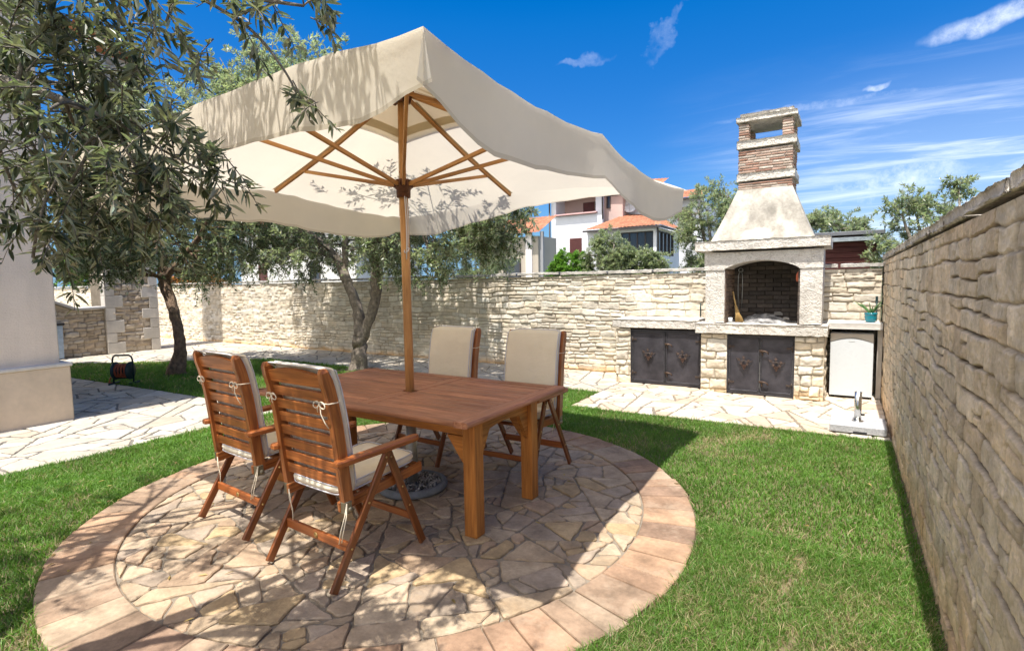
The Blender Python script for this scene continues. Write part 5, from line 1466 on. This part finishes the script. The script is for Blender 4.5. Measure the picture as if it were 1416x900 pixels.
make_tree('olive_tree', 'olive tree with a forked twin trunk standing behind the table', 'tree', limbs, cl, 52, (.088, .026), MAT['leaf'], ntw=10, nlf=36, group=OG, bark=(.27, .225, .18))

# trees and shrubs beyond the wall
def bush(name, label, cat, c, rad, n, rc, seed, mat, leaf=(.09, .03), trunk=True, **k):
    r = np.random.default_rng(seed); c = np.array(c, float)
    limbs = [([(c[0], c[1], -.05), (c[0] + .1, c[1], c[2] * .3), (c[0], c[1], c[2] * .6)], [.14, .10, .09])]
    for a in range(4):
        q = a * 1.57 + r.uniform(0, 1); limbs.append(([(c[0], c[1], c[2] * .55), (c[0] + math.cos(q) * rad[0] * .3, c[1] + math.sin(q) * rad[1] * .3, c[2] * .85), (c[0] + math.cos(q) * rad[0] * .6, c[1] + math.sin(q) * rad[1] * .6, c[2] + rad[2] * .5)], [.06, .045, .015]))
    cl = ellipsoid_clusters(r, c, rad, n, rc, lambda p: p[2] > .3)
    return make_tree(name, label, cat, limbs, cl, seed + 1, leaf, mat, **k)
bush('olive_tree', 'silvery olive tree rising behind the wall, left of the chimney', 'tree', (-2.35, 12.2, 2.5), (.85, .8, 1.3), 60, .36, 61, MAT['leaf'], (.085, .021), ntw=13, nlf=38, tint_var=.35)
bush('leafy_tree', 'green tree showing just right of the chimney hood', 'tree', (-.45, 14.0, 2.3), (.85, .7, .85), 58, .35, 63, MAT['leaf'], (.085, .028), ntw=12, nlf=40)
bush('leafy_tree', 'green tree behind the right wall, above the wall corner', 'tree', (1.3, 11.3, 2.15), (1.0, .9, .95), 70, .36, 65, MAT['leaf'], (.085, .026), ntw=12, nlf=40)
bush('round_shrub', 'bright green rounded shrub below the brown shutter, behind the wall', 'shrub', (-7.75, 16.0, 2.0), (.72, .6, .68), 64, .27, 67, MAT['shrub_leaf'], (.085, .038), ntw=12, nlf=42)
bush('olive_shrub', 'grey green olive shrub in front of the tiled annex', 'shrub', (-6.45, 16.0, 2.35), (.80, .65, .85), 74, .32, 69, MAT['leaf'], (.085, .023), ntw=13, nlf=40)
bush('oleander_shrub', 'low leafy shrub with a few reddish tips before the annex windows', 'shrub', (-5.45, 16.2, 2.1), (.75, .55, .55), 60, .29, 70, MAT['leaf'], (.10, .028), ntw=12, nlf=40)
bush('orange_shrub', 'orange leaved shrub behind the wall beside the leaning olive', 'shrub', (-23.6, 12.2, 1.75), (1.7, .7, .75), 44, .42, 71, MAT['orange_leaf'], (.13, .06), ntw=12, nlf=34)
bush('leafy_tree', 'dark green tree behind the low wall at the far left', 'tree', (-33.5, 12.5, 3.2), (3.0, 1.6, 2.0), 70, .75, 73, MAT['shrub_leaf'], (.17, .08), ntw=13, nlf=38)
bush('olive_tree', 'olive tree beyond the wall between the forked olive and the white house', 'tree', (-12.6, 17.5, 2.6), (1.6, 1.2, 1.6), 70, .5, 75, MAT['leaf'], (.10, .026), ntw=13, nlf=38)

# ------------------------------------------------------------------ houses beyond the wall
def win(root, x0, x1, z0, z1, y, frame=.06, shut=False, pane=None, mull=1):
    mb = MB(); c = ((x0 + x1) / 2, y, (z0 + z1) / 2)
    if shut:
        mb.box((c[0], y - .02, c[2]), (x1 - x0, .06, z1 - z0), None, .01)
        n = int((z1 - z0) / .09)
        for i in range(n): mb.box((c[0], y - .055, z0 + (i + .5) * (z1 - z0) / n), ((x1 - x0) * .92, .02, .05), None, 0, (.8, .8, .8))
        return part(mb, 'shutter', MAT['shutter'], root)
    for x in np.linspace(x0, x1, mull + 1): mb.box((x, y - .02, c[2]), (frame, .08, z1 - z0 + frame), None, 0)
    for z in (z0, z1): mb.box((c[0], y - .021, z), (x1 - x0 - frame, .07, frame), None, 0)
    f = part(mb, 'window', MAT['gutter'], root)
    mb = MB(); mb.box((c[0], y + .005, c[2]), (x1 - x0 - .02, .02, z1 - z0 - .02), None, 0); sub(mb, 'pane', MAT['glass'], f, root)
    return f
wh = thing('white_house', 'white house with covered balcony, orange tiled roofs and a glazed annex', 'house', (-12.5, 32, 0))
mb = MB()
# block with the balcony: front wall below the rail, pillars, and the recess
Y0 = 32
mb.box((-15.1, Y0 + .15, 2.95), (3.65, .3, 6.1), None, 0); mb.box((-16.75, Y0 + .152, 6.75), (.35, .296, 1.5), None, 0); mb.box((-13.50, Y0 + .152, 6.75), (.45, .296, 1.5), None, 0); mb.box((-15.1, Y0 + .153, 7.45), (3.65, .29, .25), None, 0)
mb.box((-16.79, Y0 + 4.2, 3.8), (.28, 7.8, 7.5), None, 0)
mb.box((-11.9, 33.6, 3.5), (3.1, .25, 7.4), None, 0)
mb.box((-14.9, 40.0, 3.8), (4.1, .3, 7.5), None, 0)
mb.box((-10.36, 37.2, 3.6), (.25, 7.0, 7.2), None, 0)
# annex
mb.box((-10.93, 29.1, 1.6), (4.10, .2, 3.2), None, 0); mb.box((-10.93, 29.102, 4.47), (4.10, .196, .16), None, 0); mb.box((-11.95, 29.101, 3.8), (2.0, .198, 1.24), None, 0); mb.box((-8.97, 29.1035, 3.8), (.18, .193, 1.24), None, 0)
mb.box((-8.97, 31.4, 1.55), (.2, 4.4, 3.1), None, 0); mb.box((-8.97, 31.4, 4.47), (.2, 4.4, .17), None, 0); mb.box((-8.972, 33.0, 3.75), (.19, 1.2, 1.3), None, 0)
# right-hand block
mb.box((-9.75, 36.15, 3.5), (3.3, .3, 6.9), None, 0); mb.box((-8.2, 38.5, 3.4), (.3, 4.4, 6.8), None, 0)
part(mb, 'wall', MAT['white_wall'], wh)
mb = MB(); mb.box((-15.1, 33.6, 6.75), (3.3, .2, 1.5), None, 0); mb.box((-15.1, 32.9, 5.98), (3.3, 1.4, .12), None, 0); mb.box((-12.75, 33.0, 5.9), (1.25, .9, 2.35), None, 0)
part(mb, 'balcony_recess', MAT['pink_wall'], wh)
mb = MB(); mb.bar((-16.6, Y0 - .06, 6.08), (-13.6, Y0 - .06, 6.08), .36, .08, col=(1.2, 1.0, 1.1)); part(mb, 'balcony_sill', MAT['pink_wall'], wh)
mb = MB()
tile_roof(mb, (-17.3, 31.5, 7.55), (-13.0, 31.5, 7.55), (-13.0, 36.0, 8.9), (-17.3, 36.0, 8.9)); tile_roof(mb, (-13.0, 40.5, 7.55), (-17.3, 40.5, 7.55), (-17.3, 36.0, 8.9), (-13.0, 36.0, 8.9))
tile_roof(mb, (-13.4, 32.3, 7.25), (-10.2, 32.3, 7.0), (-10.2, 36, 8.4), (-13.4, 36, 8.6))
part(mb, 'roof', MAT['tile'], wh)
mb = MB()
tile_roof(mb, (-13.1, 28.7, 4.62), (-8.55, 28.7, 4.62), (-10.2, 33.4, 5.75), (-12.2, 33.4, 5.95)); tile_roof(mb, (-8.55, 28.7, 4.62), (-8.55, 33.5, 4.62), (-10.2, 33.5, 5.75), (-10.2, 33.4, 5.75))
part(mb, 'annex_roof', MAT['tile'], wh)
mb = MB(); tile_roof(mb, (-10.9, 35.5, 6.95), (-7.9, 35.5, 6.95), (-8.6, 38.5, 7.9), (-10.9, 38.5, 7.9)); mb.build('roof', MAT['tile']).parent = None
bpy.data.objects[[o.name for o in bpy.data.objects if o.name.startswith('roof')][-1]]
adopt(sorted([o for o in bpy.data.objects if o.name.startswith('roof') and o.parent is None], key=lambda o: o.name)[-1], wh)
mb = MB()
mb = MB(); mb.bar((-13.1, 28.66, 4.56), (-8.5, 28.66, 4.56), .10, .10); mb.bar((-8.52, 28.7, 4.56), (-8.52, 33.4, 4.56), .10, .10); mb.tube([(-8.75, 28.75, 4.5), (-8.78, 28.95, 4.2), (-8.78, 28.95, 0)], .05, 8); part(mb, 'gutter', MAT['gutter'], wh)
mb = MB(); mb.bar((-17.3, 31.46, 7.5), (-13.0, 31.46, 7.5), .12, .12); mb.tube([(-13.2, 31.85, 7.5), (-13.2, 31.9, 5.6)], .055, 8); part(mb, 'gutter', MAT['gutter'], wh)
mb = MB(); mb.tube([(-17.0, 31.9, 7.5), (-17.0, 31.9, 0)], .055, 8); part(mb, 'gutter', MAT['gutter'], wh)
mb = MB(); mb.bar((-13.2, 32.9, 7.05), (-12.6, 32.45, 7.35), .10, .10); mb.bar((-12.6, 32.45, 7.33), (-10.2, 32.3, 7.0), .10, .12); part(mb, 'gutter', MAT['gutter'], wh)
mb = MB(); mb.bar((-10.95, 35.45, 6.9), (-7.9, 35.45, 6.9), .12, .12); part(mb, 'gutter', MAT['gutter'], wh)
mb = MB(); mb.bar((-13.0, 33.2, 5.83), (-12.2, 33.3, 5.95), .1, .1); part(mb, 'gutter', MAT['gutter'], wh)

win(wh, -15.25, -14.45, 6.06, 6.98, 33.48, shut=True); win(wh, -14.35, -13.75, 6.06, 6.95, 33.48)
win(wh, -15.55, -14.7, 3.3, 4.52, 31.98, shut=True)
win(wh, -13.15, -12.95, 6.35, 7.1, 32.53)
win(wh, -10.92, -9.08, 3.2, 4.36, 29.15, mull=4)
mb = MB()
for y in np.linspace(29.4, 32.3, 5): mb.box((-8.90, y, 3.75), (.08, .07, 1.3), None, 0)
for z in (3.12, 4.38): mb.box((-8.90, 30.85, z), (.07, 2.83, .07), None, 0)
f = part(mb, 'window', MAT['gutter'], wh); mb = MB(); mb.box((-8.95, 30.85, 3.75), (.03, 2.9, 1.25), None, 0); sub(mb, 'pane', MAT['glass'], f, wh)
win(wh, -10.80, -10.45, 5.75, 6.25, 35.98); win(wh, -10.18, -9.93, 5.85, 6.62, 35.98)
mb = MB(); out = [(-.42, 0), (.42, 0), (.42, .62)] + [(.42 * math.cos(t), .62 + .28 * math.sin(t)) for t in np.linspace(.2, math.pi - .2, 10)] + [(-.42, .62)]
mb.prism(out, .03, (-9.2, 35.985, 5.55), ((1, 0, 0), (0, 0, 1), (0, -1, 0)), col=(.55, .5, .5)); part(mb, 'arched_opening', MAT['pink_wall'], wh)
for x, z, s, lb in ((-11.85, 6.35, .42, 'larger white satellite dish on the white house above the tiled annex roof'), (-12.10, 6.72, .26, 'smaller grey satellite dish above the larger dish on the white house')):
    dt = thing('satellite_dish', lb, 'satellite dish', (x, 33.1, z - .3)); n = nrm((.25, -1, .45)); u = nrm(np.cross(n, (0, 0, 1))); v = np.cross(u, n)
    mb = MB(); mb.lathe([(.01, 0), (s * .5, .03 * s), (s * .85, .10 * s), (s, .16 * s), (s, .19 * s), (s * .5, .06 * s), (.01, .03)], (0, 0, .3), 24, (u, v, n)); mb.build('dish', MAT['white_enamel'], dt)
    mb = MB(); mb.tube([(0, .38, .1), (0, .1, .1), (0, .05, .3)], .025, 6); mb.tube([np.array((0, 0, .3)) - v * s * .9, np.array((0, 0, .3)) + n * s * .9], .012, 6); mb.build('bracket', MAT['zinc'], dt)

# pale houses seen through the olives
h2 = thing('pale_house', 'pale house with reddish shutter seen through the leaves above the wall', 'house', (-33, 25, 0))
mb = MB(); mb.box((-33.5, 27, 3), (13, 6, 6.0), None, 0, (.95, .92, .86)); part(mb, 'wall', MAT['white_wall'], h2)
win(h2, -37.6, -36.6, 2.0, 3.55, 23.97, shut=True); win(h2, -31.6, -30.6, 1.9, 3.4, 23.97, mull=2)
mb = MB(); tile_roof(mb, (-40.6, 23.4, 5.95), (-26.4, 23.4, 5.95), (-26.4, 27, 7.3), (-40.6, 27, 7.3)); tile_roof(mb, (-26.4, 30.6, 5.95), (-40.6, 30.6, 5.95), (-40.6, 27, 7.3), (-26.4, 27, 7.3)); part(mb, 'roof', MAT['tile'], h2)
h3 = thing('garden_house', 'small tan house with terracotta roof between the olive leaves and the white house', 'house', (-15, 26, 0))
mb = MB(); mb.box((-14.75, 24.6, 2.0), (3.0, 2, 4.0), None, 0, (.66, .58, .46)); part(mb, 'wall', MAT['white_wall'], h3)
mb = MB(); mb.box((-13.75, 23.55, 2.2), (.35, .12, 4), None, 0, (1.2, 1.1, 1.0)); mb.box((-13.0, 23.57, 2.2), (.16, .12, 4), None, 0, (.4, .4, .4)); part(mb, 'pillar', MAT['white_wall'], h3)
mb = MB(); tile_roof(mb, (-16.7, 23.2, 4.1), (-13.0, 23.2, 4.1), (-13.3, 25.8, 5.2), (-16.7, 25.8, 5.2)); part(mb, 'roof', MAT['tile'], h3)
win(h3, -15.3, -14.3, 1.6, 2.9, 23.58)
sd = thing('timber_shed', 'dark reddish timber shed with flat metal roof right of the barbecue', 'shed', (0.0, 12.2, 0))
mb = MB()
for i in range(22): mb.box((-.02, 12.05, .1 + i * .105 + .05), (1.0 if i % 2 else .995, .03, .098), None, .004, tuple(np.array((1, 1, 1)) * rng.uniform(.75, 1.2)))
mb.box((.0, 12.8, 1.15), (.96, 1.45, 2.28), None, 0); part(mb, 'wall', wood_mat('shed_wood', (.06, .02, .018), (.10, .034, .03), (.14, .05, .045), .7, .2), sd)
mb = MB(); mb.box((-.0, 12.7, 2.44), (1.12, 1.7, .07), None, .004, (.5, .5, .55)); mb.box((0, 12.70, 2.335), (1.08, 1.62, .08), None, .004, (1.3, 1.4, 1.5)); part(mb, 'roof', MAT['zinc'], sd)

# a few dry leaves blown over the grass and paving
r = np.random.default_rng(88); n = 70
x = r.uniform(-6, .3, n); y = r.uniform(1.0, 6.1, n); z = np.where((x - CX) ** 2 + (y - CY) ** 2 < RO ** 2, .008, .018) + r.uniform(0, .004, n)
a = r.uniform(0, 6.28, n); D = np.stack([np.cos(a), np.sin(a), r.uniform(-.1, .25, n)], 1); D /= np.linalg.norm(D, axis=1)[:, None]
nn = np.stack([r.normal(0, .25, n), r.normal(0, .25, n), np.ones(n)], 1)
V, F, Tn = leaves_np(np.stack([x, y, z], 1), D, nn, r.uniform(.03, .055, n), r.uniform(.009, .016, n), np.array([[.42, .30, .12]]) * r.uniform(.5, 1.2, (n, 1)))
o = mesh_np('fallen_leaves', V, F, MAT['grass'], None, Tn); struct(o, 'stuff'); o['label'] = 'scattered dry olive leaves lying on the lawn and the round patio'; o['category'] = 'leaves'
